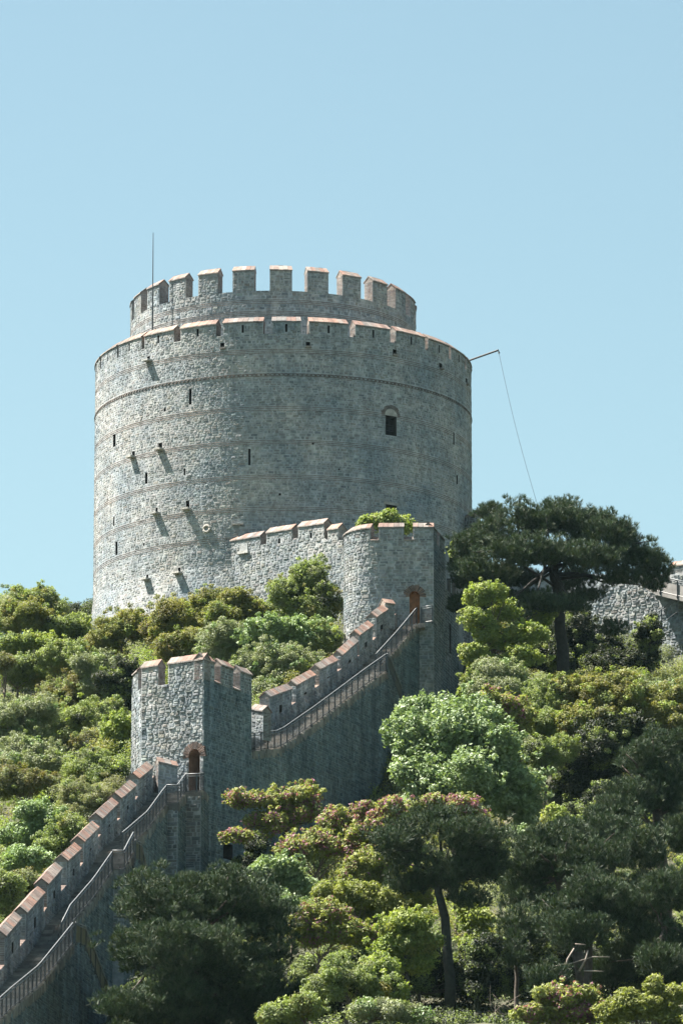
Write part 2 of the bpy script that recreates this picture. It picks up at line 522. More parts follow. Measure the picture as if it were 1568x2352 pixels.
for (u0, u1, v0, v1, kind) in PX:
    vm = (v0 + v1) / 2
    a0, _ = tow(u0, vm); a1, _ = tow(u1, vm); um = (u0 + u1) / 2
    _, hb = tow(um, v1); _, ht = tow(um, v0)
    OPEN.append((a0, max(a1, a0 + .13), hb, ht, kind))
WIN = []
for (u0, u1, v0, v1) in [(884.6, 910.3, 954, 999), (885.6, 911, 1159, 1186)]:
    vm = (v0 + v1) / 2
    WIN.append((tow(u0, vm)[0], tow(u1, vm)[0], tow(u0, v1)[1], tow(u0, v0)[1]))
holes = [o[:4] for o in OPEN] + WIN
bz = [zt(v) - .16 for v in (806, 938, 1015, 1095, 1168, 1236)]
mb = MB()
backing(mb, ST, 0, ST.len, z_bot, z_sill, holes, da=.5, dh=1.0)
arch_a = (WIN[0][0] + WIN[0][1]) / 2; arch_h = WIN[0][3]
hx = holes + [(arch_a - .62, arch_a + .62, arch_h - .02, arch_h + .62)]
stones(mb, ST, 0, ST.len, z_bot, zt(863), (.10, .20), (.16, .50), (.005, .024), holes=hx, bands=bz, seed=3)
stones(mb, ST, 0, ST.len, zt(855), z_sill, (.10, .19), (.16, .46), (.005, .024), holes=hx, bands=[bz[0]], seed=4)
BK = Path(arc(*TC, TR, PH1, PH0 + 2 * math.pi))
backing(mb, BK, 0, BK.len, z_bot, z_sill, da=1.5)
# parapet top, inner parapet face and wall-walk
full = arc(*TC, TR, PH0, PH0 + 2 * math.pi)
inn = arc(*TC, TR - .9, PH0, PH0 + 2 * math.pi); core = arc(*TC, 5, PH0, PH0 + 2 * math.pi)
n = len(full)
V = [(x, y, z_sill) for x, y in full] + [(x, y, z_sill) for x, y in inn] + [(x, y, z_sill - 1.3) for x, y in inn] + [(x, y, z_sill - 1.3) for x, y in core]
mb.quads(V, [[k * n + i, k * n + i + 1, (k + 1) * n + i + 1, (k + 1) * n + i] for k in range(3) for i in range(n - 1)], MORTAR)
mb.build('wall', M['stone'], tower)
# dentilled brick string course
mb = MB(); r = np.random.default_rng(5)
zs = zt(862.5)
for row, (dz, hh, pr, ln) in enumerate([(0, .06, .055, .14), (.07, .05, .025, .22), (-.065, .05, .02, .3)]):
    k = int(ST.len / ln)
    for i in range(k):
        if row == 0 and i % 2: continue
        a0, a1 = i * ln + .01, (i + 1) * ln - .01
        c = BRICK[r.integers(4)] * r.uniform(.6, .95)
        lo = [ST(a, h, -.01) for a, h in ((a0, zs + dz), (a1, zs + dz), (a1, zs + dz + hh), (a0, zs + dz + hh))]
        hi = [ST(a, h, pr) for a, h in ((a0, zs + dz), (a1, zs + dz), (a1, zs + dz + hh), (a0, zs + dz + hh))]
        mb.quads(lo + hi, [[4, 5, 6, 7], [0, 1, 5, 4], [1, 2, 6, 5], [2, 3, 7, 6], [3, 0, 4, 7]], c)
mb.build('string_course', M['brick'], tower)
for (a0, a1, h0, h1, kind) in OPEN:
    o = recess(ST, a0, a1, h0, h1, .7, 'loophole' if kind == 0 else 'spout_hole', M['void'], tower)
    if kind:
        mb = MB(); w = .30 if kind == 1 else .2; am = (a0 + a1) / 2; pr = .40 if kind == 1 else .16
        d = r.uniform(-.05, .05)
        pts = lambda dd, ww: [ST(a, h, dd) for a, h in ((am - ww + d, h0 - .13), (am + ww + d, h0 - .13), (am + ww * .95 + d, h0 - .02), (am - ww * .95 + d, h0 - .02))]
        mb.quads(pts(-.2, w) + pts(pr, w * .85), [[4, 5, 6, 7], [0, 1, 5, 4], [1, 2, 6, 5], [2, 3, 7, 6], [3, 0, 4, 7]], np.array([.33, .33, .32]) if kind == 1 else np.array([.2, .19, .18]))
        mb.build('drip_slab', M['stone'], tower)
for k, (a0, a1, h0, h1) in enumerate(WIN):
    w_ = recess(ST, a0, a1, h0, h1, 1.2, 'window', M['void'], tower)
    mb = MB()
    mid = (a0 + a1) / 2
    for fr in (.33, .66):
        aa = a0 + (a1 - a0) * fr
        mb.tube([ST(aa, h0, -.35), ST(aa, h1, -.35)], .018, (.05, .05, .05), 6)
    for fr in (.3, .6, .85):
        hh = h0 + (h1 - h0) * fr
        mb.tube([ST(a0, hh, -.35), ST(a1, hh, -.35)], .018, (.05, .05, .05), 6)
    mb.build('grille', M['metal'], w_)
    if k == 0:
        mb = MB()
        nn = 12; rr = (a1 - a0) / 2 + .04
        V = [ST(mid, h1, .03)] + [ST(mid - rr * math.cos(math.pi * i / nn), h1 + rr * math.sin(math.pi * i / nn) * .95, .03) for i in range(nn + 1)]
        mb.quads(V, [[0, i + 2, i + 1, i + 1] for i in range(nn)], np.array([.36, .35, .33]))
        mb.build('arch_infill', M['stone'], w_)
        brick_ring(ST, mid, h1, rr + .01, rr + .25, 'brick_arch', w_, cols=BRICK * .8)
    else:
        mb = MB(); mb.box(ST(a0 - .15, h1, -.2), ST(a1 + .15, h1, -.2) - ST(a0 - .15, h1, -.2), ST(a0, h1, .05) - ST(a0, h1, -.2), (0, 0, .16), np.array([.33, .32, .3]))
        mb.build('lintel', M['stone'], w_)
# round carved stone and a loose ledge stone low on the face
a, h = tow(475, 1216)
mb = MB()
ringp = [ST(a + .2 * math.cos(t), h + .2 * math.sin(t), .05) for t in np.linspace(0, 2 * math.pi, 17)]
mb.tube(ringp, .075, (.33, .33, .32), 8)
mb.build('ring_stone', M['stone'], tower, smooth=True)
a, h = tow(546, 1205)
mb = MB(); mb.box(ST(a - .36, h - .06, -.05), ST(a + .36, h - .06, -.05) - ST(a - .36, h - .06, -.05), ST(a, h, .18) - ST(a, h, -.05), (0, 0, .1), (.33, .32, .31))
mb.build('ledge_stone', M['stone'], tower)
# outer battlements
spans = [(-17.6, -5.4), (-2.8, 5.7), (8.2, 20.0), (22.4, 34.2), (36.3, 48.2), (49.7, 60.7), (62.3, 74), (76, 88), (90, 101),
         (-31.6, -19.8), (-45.7, -34.1), (-58.9, -47.1), (-73.2, -60.2), (-87, -75), (-101, -89)]
for i, (p, q) in enumerate(spans):
    a0, a1 = TR * (math.radians(p) - PH0), TR * (math.radians(q) - PH0)
    am = (a0 + a1) / 2
    sl = (am - .07, am + .07, z_sill - .0 + .12, z_eave - .13)
    merlon(tower, ST, a0, a1, z_sill, z_eave, .85, .38, seed=40 + i, slit=sl)
# upper drum
DC = (atY(627.5, 700, 350.6)[0], 350.6); DR = 9.08
DP0, DP1 = math.radians(-112), math.radians(112)
SD = Path(arc(*DC, DR, DP0, DP1))
zd = lambda v: atY(627, v, DC[1] - DR)[2]
zd_s, zd_e = zd(668), zd(622)
mb = MB()
backing(mb, SD, 0, SD.len, z_sill - 1.35, zd_s, da=.5)
stones(mb, SD, 0, SD.len, z_sill - 1.35, zd_s, (.11, .21), (.18, .5), (.007, .032), bands=[zd(697), zd(724)], seed=9)
B2 = Path(arc(*DC, DR, DP1, DP0 + 2 * math.pi)); backing(mb, B2, 0, B2.len, z_sill - 1.35, zd_s, da=1.5)
fo = arc(*DC, DR, 0, 2 * math.pi); n = len(fo)
V = [(x, y, zd_s) for x, y in fo] + [(DC[0], DC[1], zd_s)]
mb.quads(V, [[i, i + 1, n, n] for i in range(n - 1)], MORTAR)
mb.build('upper_drum', M['stone'], tower)
for k in range(-7, 7):
    c = 3.7 + 14.85 * k
    a0, a1 = DR * (math.radians(c - 4.35) - DP0), DR * (math.radians(c + 4.35) - DP0)
    merlon(tower, SD, a0, a1, zd_s, zd_e, .75, .36, seed=70 + k)

# mast on the wall-walk, flag arm and its cord
b = atY(350, 768, 344.2); t = atY(350.5, 535, 344.2)
mast = thing('lightning_mast', (b[0], b[1], z_sill - 1.3), 'thin tall dark mast rising behind the left battlements of the round tower', 'mast')
mb = MB(); zz = np.linspace(z_sill - 1.3, t[2], 8)
mb.tube([(b[0], b[1], z) for z in zz[:5]], .05, (.1, .12, .13), 8)
mb.build('pole', M['metal'], mast)
mb = MB(); mb.tube([(b[0], b[1], z) for z in zz[4:]], [.036, .03, .026, .02], (.3, .4, .45), 8)
mb.build('pole_tip', M['metal'], mast)
for z in (z_sill - 1.3, z_sill - .2):
    mb = MB(); mb.box((b[0] - .09, b[1] - .09, z), (.18, 0, 0), (0, .18, 0), (0, 0, .1), (.1, .1, .1)); mb.build('clamp', M['metal'], mast)
a0 = atY(1070, 831, 349.0); a1 = atY(1143.5, 805, 347.0)
arm = thing('flag_arm', a0, 'black pole slanting out from the right rim of the round tower', 'pole')
mb = MB(); mb.tube([a0 - (a1 - a0) * .3, a0, a1], .065, (.05, .05, .05), 8); mb.build('pole', M['metal'], arm)
mb = MB(); h_ = atY(1145.5, 812, 347.0); mb.tube([a1, a1 + (h_ - a1) * .5 + np.array([0.02, 0, 0]), h_], [.03, .04, .075], (.05, .05, .05), 8); mb.build('pulley', M['metal'], arm)
c0 = h_; c1 = atY(1232, 1155, 343.0); c2 = atY(1236, 1260, 342.5)
mb = MB(); pts = [c0 + (c1 - c0) * k + np.array([-.12 * math.sin(math.pi * k), 0, 0]) for k in np.linspace(0, 1, 10)] + [c2]
mb.tube(pts, .011, (.3, .3, .3), 5)
tag(mb.build('halyard_cord', plain_mat('grey_cord', (.02, .022, .025), .9)), 'thin grey cord hanging from the tip of the black slanting pole', 'cord')


# ================================================================== RAMPART STAIR WALLS
def zoom7(x, y): return (x * .29293, 1665.0 + y * .29293)
def zoom8(x, y): return (574.2 + x * .29293, 1378.0 + y * .29293)


RAILH = .95


def stair_wall(name, label, A, B, ext0, ext1, zpts, sections, merl, W, seed, zbot, stubs, cutends=True):
    """A,B plan points of the outer (bump) edge; zpts [(s,z of rail top)]; sections [(s0,s1,inset)]"""
    A = np.array(A[:2]); B = np.array(B[:2]); t = (B - A) / np.linalg.norm(B - A); nrm = np.array([t[1], -t[0]])
    L = np.linalg.norm(B - A)
    P0 = A + t * ext0; P1 = A + t * (L + ext1)
    E = Path([P0, P1])
    off = -ext0
    zs = np.array(sorted(zpts)); ss = zs[:, 0] + off; zw = zs[:, 1] - RAILH
    zwalk = lambda a: np.interp(a, ss, zw, left=None) + np.where(a < ss[0], (a - ss[0]) * (zw[1] - zw[0]) / (ss[1] - ss[0]), 0)
    root = thing(name, (P0[0], P0[1], float(zwalk(0.0)) - 3), label, 'wall')
    r = np.random.default_rng(seed)
    mb = MB()
    secs = [(s0 + off, s1 + off, ins) for s0, s1, ins in sections]
    for i, (s0, s1, ins) in enumerate(secs):
        Pth = Path([E(s0, 0, -ins), E(s1, 0, -ins)])
        top = lambda a, s0=s0: zwalk(a + s0) - .16
        k = max(2, int((s1 - s0) / .5)); aa = np.linspace(0, s1 - s0, k + 1)
        V = np.concatenate([Pth(aa, zbot), Pth(aa, top(aa))])
        mb.quads(V, [[j, j + 1, k + 2 + j, k + 1 + j] for j in range(k)], MORTAR * np.array([.56, .66, .71]))  # mortar darkened and blued to carry the shade of this face
        stones(mb, Pth, 0, s1 - s0, zbot + 3, float(max(top(aa))) + .05, (.12, .24), (.2, .62), (.01, .045), inside=lambda a, h, top=top: h < top(a) + .03, seed=seed + i, tone=np.array([.50, .60, .66]))  # stones tinted dark blue as well: painted shade
        # ends of the thicker stretches
        for e, s in ((0, s0), (1, s1)):
            a_, b_ = (E(s, 0, -2.2), E(s, 0, -ins))
            Q = Path([a_, b_]) if e == 0 else Path([b_, a_])
            hz = float(zwalk(s)) - .16
            backing(mb, Q, 0, Q.len, zbot, hz, d=-.004 if e == 0 else -.004)
            if e == 0 and i > 0 and secs[i - 1][2] > ins:
                Q2 = Path([E(s, 0, -secs[i - 1][2]), E(s, 0, -ins)])
                stones(mb, Q2, 0, Q2.len, hz - 4, hz, seed=seed + 60 + i, tone=.8)
    # outer face of the whole wall under the parapet
    O = Path([E(E.len, 0, -W - .6), E(0, 0, -W - .6)])
    k = int(E.len / .5); aa = np.linspace(0, E.len, k + 1)
    tp = lambda a: zwalk(E.len - a) + .85
    V = np.concatenate([O(aa, zbot), O(aa, tp(aa))])
    mb.quads(V, [[j, j + 1, k + 2 + j, k + 1 + j] for j in range(k)], MORTAR)
    zmx = float(tp(0))
    stones(mb, O, 0, E.len, zbot + 4, zmx, (.15, .26), (.25, .7), (.01, .045), inside=lambda a, h: h < tp(a), seed=seed + 20)
    # parapet, inner face and top
    I = Path([E(0, 0, -W), E(E.len, 0, -W)])
    ti = lambda a: zwalk(a) + .85
    V = np.concatenate([I(aa, zwalk(aa) - .6), I(aa, ti(aa)), I(aa, ti(aa), -.6)])
    for m in (0, 1):
        mb.quads(V, [[j + m * (k + 1), j + 1 + m * (k + 1), j + 1 + (m + 1) * (k + 1), j + (m + 1) * (k + 1)] for j in range(k)], (MORTAR * .9, np.array([.15, .11, .095]))[m])
    stones(mb, I, 0, E.len, float(zwalk(0)) - .4, float(ti(E.len)), (.12, .22), (.2, .55), (.01, .045), inside=lambda a, h: (h < ti(a) + .02) & (h > zwalk(a) - .3), seed=seed + 21, tone=.9)
    mb.build('wall', M['stone_dark'], root)
    # steps
    mb = MB()
    for (s0, s1, ins) in secs:
        a = s0
        while a < s1 - .05:
            dz = float(zwalk(min(a + .4, E.len)) - zwalk(a))
            dl = .34 if dz > .05 else .9
            b = min(a + dl, s1)
            zt_ = float(zwalk((a + b) / 2)) + r.uniform(-.015, .015)
            # tread split into a few long stones
            cuts = np.sort(np.concatenate([[-W, -ins + r.uniform(.0, .07)], r.uniform(-W + .3, -ins - .25, 2)]))
            for c0, c1 in zip(cuts[:-1], cuts[1:]):
                if c1 - c0 < .05: continue
                h = r.uniform(-.012, .012)
                col = np.array([.19, .185, .175]) * r.uniform(.7, 1.25)
                j0, j1 = r.uniform(-.02, .03), r.uniform(-.02, .02)
                Pq = [E(a + j0, 0, c0 + .006), E(a + j0 + j1, 0, c1 - .006), E(b + .02, 0, c1 - .006), E(b + .02, 0, c0 + .006)]
                lo = [q * [1, 1, 0] + [0, 0, zt_ - .42] for q in Pq]; hi = [q * [1, 1, 0] + [0, 0, zt_ + h] for q in Pq]
                mb.quads(lo + hi, [[4, 5, 6, 7], [0, 1, 5, 4], [1, 2, 6, 5], [2, 3, 7, 6], [3, 0, 4, 7]], col)
            a = b
    mb.build('stairs', M['stone'], root)
    # merlons
    Am, Bm = E(0, 0, -W), E(E.len, 0, -W)
    for i, (pL, pR) in enumerate(merl):
        p = on_line(*pL, Am, Bm); q = on_line(*pR, Am, Bm)
        sa = I.a_of(p); sb = I.a_of(q)
        sl = (q[2] - p[2]) / (sb - sa)
        S = Path([p, q], p[2], sl)
        hb = float(min(ti(sa) - p[2], ti(sb) - q[2])) - .25
        m_ = (sb - sa) / 2
        merlon(root, S, 0, S.len, hb, 0, .6, .30, seed=seed + 100 + i, slit=(m_ - .2, m_ + .2, -1.15, -.62), end_brick=(i % 2 == 0), mat='stone_dark', tone=.95)
    for i, (p, q, hh) in enumerate(stubs):
        S = Path([p, q], p[2], (q[2] - p[2]) / np.linalg.norm((q - p)[:2]))
        merlon(root, S, 0, S.len, -hh, 0, .6, .3, seed=seed + 140 + i, mat='stone_dark')
    return root, E, zwalk, off


def railing(label, pts, height=RAILH, spacing=.95, group='dark railings along the rampart stairs', ends=True, name='stair_railing', panel=True, pmat='panel'):
    """pts: foot points along the edge"""
    pts = np.asarray(pts, float)
    root = thing(name, pts[0], label, 'railing', group)
    seg = np.linalg.norm(np.diff(pts, axis=0), axis=1); S = np.concatenate([[0], np.cumsum(seg)])
    at = lambda s: np.array([np.interp(s, S, pts[:, k]) for k in range(3)])
    n = max(1, int(round(S[-1] / spacing)))
    st = np.linspace(0, S[-1], n + 1)
    for s in st:
        p = at(s); mb = MB()
        mb.box(p - [.036, .036, .12], (.072, 0, 0), (0, .072, 0), (0, 0, height + .12), (.04, .045, .05))
        mb.box(p - [.07, .07, .02], (.14, 0, 0), (0, .14, 0), (0, 0, .025), (.04, .045, .05))
        mb.build('post', M['metal'], root)
    ks = np.unique(np.concatenate([S, st]))
    top = np.array([at(s) for s in ks])
    mb = MB()
    mb.tube(top + [0, 0, height + .03], .032, (.4, .4, .4), 8); mb.build('handrail', M['rail'], root, smooth=True)
    mb = MB(); mb.tube(top + [0.03, -.02, height - .09], .024, (.4, .4, .4), 8); mb.build('lower_handrail', M['rail'], root, smooth=True)
    mb = MB(); mb.tube(top + [0, 0, .08], .02, (.04, .04, .04), 6); mb.build('bottom_rail', M['metal'], root)
    if panel:
        mb = MB(); k = len(top)
        V = np.concatenate([top + [0, 0, .1], top + [0, 0, height - .1]])
        mb.quads(V, [[j, j + 1, k + j + 1, k + j] for j in range(k - 1)], (.1, .1, .1))
        mb.build('mesh_panel', M[pmat], root)
    return root


# ---- lower stair wall
A = atY(0, 2300, 242); B = atY(432, 1776, 287)
tA = (B - A)[:2] / np.linalg.norm((B - A)[:2]); nA = np.array([tA[1], -tA[0]])
Am_, Bm_ = A[:2] - .55 * nA, B[:2] - .55 * nA
zp = []
sta = lambda P: float((P[:2] - A[:2]) @ tA)
for u, v in [(0, 2297.6), (26, 2274), (92, 2220), (140.6, 2160), (171, 2122), (309, 1933)]:
    P = on_line(u, v, A, B); zp.append((sta(P), P[2]))
for u, v in [(164, 2082), (217, 2021), (260.7, 1958), (283, 1915), (341, 1866), (384, 1808)]:
    P = on_line(u, v, Am_, Bm_); zp.append((sta(P), P[2]))
P = on_line(407, 1808, A, B); zp.append((sta(P), P[2])); P = on_line(432, 1776, A, B); zp.append((sta(P), P[2]))
zp = sorted(zp)
# keep heights rising
for i in range(1, len(zp)): zp[i] = (max(zp[i][0], zp[i - 1][0] + .02), max(zp[i][1], zp[i - 1][1]))
lowM = [((-40, 1775), (-5, 1712)), ((40, 1672), (160, 1530)), ((205, 1490), (345, 1330)), ((372, 1265), (480, 1140)), ((525, 1080), (630, 985)), ((655, 930), (770, 815)),
        ((795, 750), (920, 630)), ((945, 590), (1062, 490)), ((1085, 433), (1195, 345))]
lowM = [(zoom7(*a), zoom7(*b)) for a, b in lowM][1:]
stub = [(atY(364, 1754, 286.6), atY(408, 1764, 286.9), 1.7)]
low, EL, zwL, offL = stair_wall('stair_wall', 'lower rampart stair wall with tile-capped merlons climbing to the square tower', A, B, -14.0, 2.6, zp,
                                [(-14, 16.1, 0), (16.1, 28.3, .55), (28.3, 30.85, 0), (30.85, 42.6, .55), (42.6, 44.9, 0), (44.9, 48.0, -.78)], lowM, 1.75, 300, 28.0, stub)


def edge(E, zw, off, s, d, dz=0.0):
    p = E(s + off, 0, d); p[2] = float(zw(s + off)) + dz
    return p


def run(E, zw, off, s0, s1, d, step=1.0):
    return [edge(E, zw, off, s, d) for s in np.linspace(s0, s1, max(2, int((s1 - s0) / step) + 1))]


railing('lowest mesh railing of the lower stair, at the left edge of the photo', run(EL, zwL, offL, -13, 16.05, -.06))
railing('long mesh railing midway on the lower stair, ending at the jutting landing', run(EL, zwL, offL, 16.15, 28.2, -.61))
railing('short mesh railing jutting out on the middle landing of the lower stair', [edge(EL, zwL, offL, 28.25, -.6, .05)] + run(EL, zwL, offL, 28.35, 30.8, -.06))
railing('mesh railing of the upper flight of the lower stair, left of the square tower door', run(EL, zwL, offL, 30.9, 42.55, -.61))
railing('small railing on the landing just below the arched door of the square tower', [edge(EL, zwL, offL, 42.6, -.6, .05)] + run(EL, zwL, offL, 42.7, 45.3, -.06))

# ---- square tower half way
C0 = atY(468, 1517, 288); C1 = atY(578, 1553, 292.3); C2 = atY(325, 1537, 290.3); C3 = atY(303, 1552, 292.4)
sq = thing('square_tower', (C0[0], C0[1] + 3, 52), 'square crenellated stone tower in the middle of the stair wall, with arched brick doorway', 'tower')
zE = C0[2]; zS = zE - 1.02; zB = 46.0
FL = Path([C2, C0], 0); FR = Path([C0, C1], 0); FS = Path([C3, C2], 0)
mb = MB()
d0 = on_line(441, 1800, C2, C0); d1 = on_line(461, 1800, C2, C0)
da0, da1 = FL.a_of(on_line(433, 1800, C2, C0)), FL.a_of(on_line(459, 1800, C2, C0))
dtop = on_line(446, 1722, C2, C0)[2]; dbot = float(zwL(45.2 + offL)) - .3
door = (da0, da1, dbot, dtop)
rr = (da1 - da0) / 2
backing(mb, FL, 0, FL.len, zB, zS, [door], da=.5)
ring_hole = (da0 - .42, da1 + .42, dtop - rr - .1, dtop + .42)
def not_ring(a, h):
    ac = (da0 + da1) / 2; hc = dtop - rr
    return ~((np.hypot(a - ac, h - hc) < rr + .4) & (h > hc - .12))
stones(mb, FL, 0, FL.len, zB, zS, (.13, .22), (.2, .5), (.02, .065), holes=[door], seed=201, inside=not_ring, wig=.05)
gd = (FR.len * .42, FR.len * .62, on_line(530, 1978, C0, C1)[2], on_line(530, 1941, C0, C1)[2])
backing(mb, FR, 0, FR.len, zB, zS, [gd], da=.5, col=MORTAR * np.array([.56, .66, .71])); stones(mb, FR, 0, FR.len, zB, zS, (.12, .23), (.2, .55), (.01, .04), seed=202, tone=np.array([.50, .60, .66]), holes=[gd])  # right face gets a darker, bluer tone as painted shade
backing(mb, FS, 0, FS.len, zB, zS, [(.6, .9, zS - 5.2, zS - 4.3)]); stones(mb, FS, 0, FS.len, zB, zS, (.13, .22), (.18, .45), (.01, .05), seed=203, holes=[(.6, .9, zS - 5.2, zS - 4.3)])
C4 = np.array([C3[0] + 1.2, C3[1] + 3.2, 0]); C5 = np.array([C1[0] - .6, C1[1] + .8, 0])
for a_, b_ in ((C1, C5), (C5, C4), (C4, C3)):
    Q = Path([a_, b_]); backing(mb, Q, 0, Q.len, zB, zS + .9); stones(mb, Q, 0, Q.len, zS - 8, zS + .9, (.15, .25), (.25, .6), (.01, .04), seed=int(205 + a_[0]))
V = [np.array([c[0], c[1], zS - .9]) for c in (C0, C1, C5, C4, C3, C2)]
mb.quads(V, [[0, 1, 2, 3], [0, 3, 4, 5]], MORTAR)
# inner faces of the parapet
ctr = np.mean([c[:2] for c in (C0, C1, C5, C4, C3, C2)], axis=0)
for Pq in (FL, FR, FS):
    ee = np.array([0, Pq.len]); V = np.concatenate([Pq(ee, zS, 0), Pq(ee, zS, -.6), Pq(ee, zS - 1, -.6)])
    mb.quads(V, [[0, 1, 3, 2], [2, 3, 5, 4]], MORTAR)
mb.build('wall', M['stone_dark'], sq)
dr = recess(FL, *door, 1.5, 'doorway', M['brick'], sq, col=(.05, .035, .028), side=(.22, .14, .10), arch=True)  # dark back colour stands in for the unlit passage
brick_ring(FL, (da0 + da1) / 2, dtop - rr, rr + .0, rr + .38, 'brick_arch', dr, n=25, t0=-.12, t1=math.pi + .12, cols=np.array([[.1, .075, .065], [.14, .1, .085], [.08, .065, .06]]))
mb = MB(); r = np.random.default_rng(8)
jb = Path([FL(da1 - .02, 0, -1.3), FL(da1 - .02, 0, -.02)])  # brick jamb seen at the right side of the doorway
jb = Path([FL(da1 - .02, 0, -.02), FL(da1 - .02, 0, -1.3)]); jb = Path([jb.p[1], jb.p[0]])
stones(mb, jb, 0, jb.len, dbot + .2, dtop - rr, brick=True, seed=6)
mb.build('brick_jamb', M['brick'], dr)
recess(FR, *gd, 1.2, 'base_doorway', M['void'], sq)
recess(FS, .6, .9, zS - 5.2, zS - 4.3, .4, 'loophole', M['void'], sq)
ll, lr = FL.len, FR.len
for i, (Pq, f0, f1, sl) in enumerate([(FL, 0.0, .27, 0), (FL, .43, .995, 0), (FR, .16, .22, 0), (FR, .355, .61, 0), (FR, .76, 1.0, 0), (FS, .12, .62, 0)]):
    a0, a1 = f0 * Pq.len, f1 * Pq.len
    if i == 2: a0, a1 = .012, .22 * lr
    merlon(sq, Pq, a0, a1, zS, zE, .6, .36, seed=230 + i, mat='stone_dark', tone=.75 if Pq is FR else 1.0, course=(.13, .22), depth=(.02, .055) if Pq is FL else (.012, .045))  # merlons of the right face toned darker for its shade
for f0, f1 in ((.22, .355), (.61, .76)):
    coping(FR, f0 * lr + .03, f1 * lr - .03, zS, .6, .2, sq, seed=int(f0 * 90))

# ---- upper stair wall
a0_ = atY(578, 1688, 292.9); b1_ = atY(960, 1399, 317.8)
tv = (b1_ - a0_)[:2] / np.linalg.norm((b1_ - a0_)[:2])
for _ in range(5):
    nv = np.array([tv[1], -tv[0]]); e_ = b1_[:2] + .65 * nv
    tv = (e_ - a0_[:2]) / np.linalg.norm(e_ - a0_[:2])
A2 = a0_[:2]; B2_ = e_
zp2 = []
sta2 = lambda P: float((P[:2] - A2) @ tv)
for u, v in [(578, 1687), (605, 1684), (644, 1680), (723, 1625.5), (794, 1573), (835, 1542), (889, 1504)]:
    P = on_line(u, v, A2, B2_); zp2.append((sta2(P), P[2]))
for u, v in [(917, 1448), (959, 1397)]:
    P = on_line(u, v, A2 - .65 * nv, B2_ - .65 * nv); zp2.append((sta2(P), P[2]))
zp2 = sorted(zp2)
for i in range(1, len(zp2)): zp2[i] = (zp2[i][0], max(zp2[i][1], zp2[i - 1][1]))
sA = zp2[6][0]
upM = [((155, 770), (325, 710)), ((360, 680), (508, 600)), ((545, 555), (683, 485)), ((718, 445), (843, 335)), ((855, 287), (960, 212)), ((988, 145), (1075, 85))]
upM = [(zoom8(*a), zoom8(*b)) for a, b in upM]
W2 = 1.85
stub2 = [(atY(577, 1632, 295.0), atY(604, 1636, 294.4), 1.5), (atY(884, 1388, 316.6), atY(906, 1391, 316.9), 1.4)]
L2 = float(np.linalg.norm(B2_ - A2))
upw, EU, zwU, offU = stair_wall('stair_wall', 'upper rampart stair wall between the square tower and the taller gate tower', A2, B2_, -.6, .15, zp2,
                                [(-.6, sA, 0), (sA, L2 + .15, .65)], upM, W2, 400, 46.0, stub2)
railing('long mesh railing climbing the upper stair from the square tower', run(EU, zwU, offU, -.4, sA - .05, -.06))
railing('short mesh railing of the top flight, ending at the gate tower door', run(EU, zwU, offU, sA + .05, L2 - .1, -.71))
print('upper', L2, sA, [(round(a, 1), round(b, 1)) for a, b in zp2])

# ---- gate tower at the top of the stair
YT = 318.0
G0 = atY(790, 1225, 321.5); Gc = atY(995, 1215, YT); G1 = atY(1022, 1244, 321.6); G2 = atY(1053, 1372, 325.6)
xl = G0[0]
gate = thing('gate_tower', (2.6, 320, 64), 'tall gate tower with rounded sunlit left side and brick doorway, below the round tower', 'tower')
rad = 2.3
pts = [(xl + .05, 326.5), (xl, 323.5)] + [(xl + rad - rad * math.cos(t), YT + rad - rad * math.sin(t)) for t in np.linspace(0, math.pi / 2, 9)] + [(3.2, YT), (Gc[0], YT)]
GF = Path(pts); GR = Path([Gc, G1]); GL = Path([G1, G2])
gE = atY(960, 1214, YT)[2]; gS = atY(960, 1241, YT)[2] - .05; gB = 54.0
mb = MB()
dP = [on_line(u, 1400, (0, YT), (5, YT)) for u in (940, 964)]
ga0, ga1 = GF.a_of(dP[0]), GF.a_of(dP[1]); gtop = on_line(952, 1359, (0, YT), (5, YT))[2]; gbot = float(zwU(L2 - .2 + offU)) - .3
gdoor = (ga0, ga1, gbot, gtop)
slits = [(GF.a_of(on_line(u, v, (0, YT), (5, YT))), on_line(u, v, (0, YT), (5, YT))[2]) for u, v in ((1002, 1500),)]
backing(mb, GF, 0, GF.len, gB, gS, [gdoor], da=.4)
grr = (ga1 - ga0) / 2; gac = (ga0 + ga1) / 2
stones(mb, GF, 0, GF.len, gB, gS, (.12, .22), (.2, .55), (.01, .04), holes=[gdoor], seed=501, inside=lambda a, h: ~((np.hypot(a - gac, h - gtop + grr) < grr + .4) & (h > gtop - grr - .12)))
backing(mb, GR, 0, GR.len, gB, gS + .02)
stones(mb, GR, 0, GR.len, gB, gS, (.12, .22), (.2, .55), (.006, .02), seed=502, tone=np.array([.52, .62, .67]))  # shade of the right face is put into a darker bluish tone
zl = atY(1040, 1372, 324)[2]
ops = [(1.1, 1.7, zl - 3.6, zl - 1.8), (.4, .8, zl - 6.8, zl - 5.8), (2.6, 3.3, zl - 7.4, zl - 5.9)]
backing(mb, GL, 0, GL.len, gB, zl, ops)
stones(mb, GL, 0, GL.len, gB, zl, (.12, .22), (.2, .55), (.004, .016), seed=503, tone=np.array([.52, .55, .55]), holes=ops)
gb = [(Gc[0] + .67, 321.6), (xl + .05, 326.5)]
Q = Path([G1, (G1[0] + .4, 326.5), (xl + .05, 326.5)]); backing(mb, Q, 0, Q.len, gB, gS + .6)
Q = Path([G2, (G2[0] + .3, 328.5)]); backing(mb, Q, 0, Q.len, gB, zl)
mb.quads([GL(0, zl), GL(GL.len, zl), GL(GL.len, zl, -3), GL(0, zl, -3)], [[0, 1, 2, 3]], MORTAR * .8)
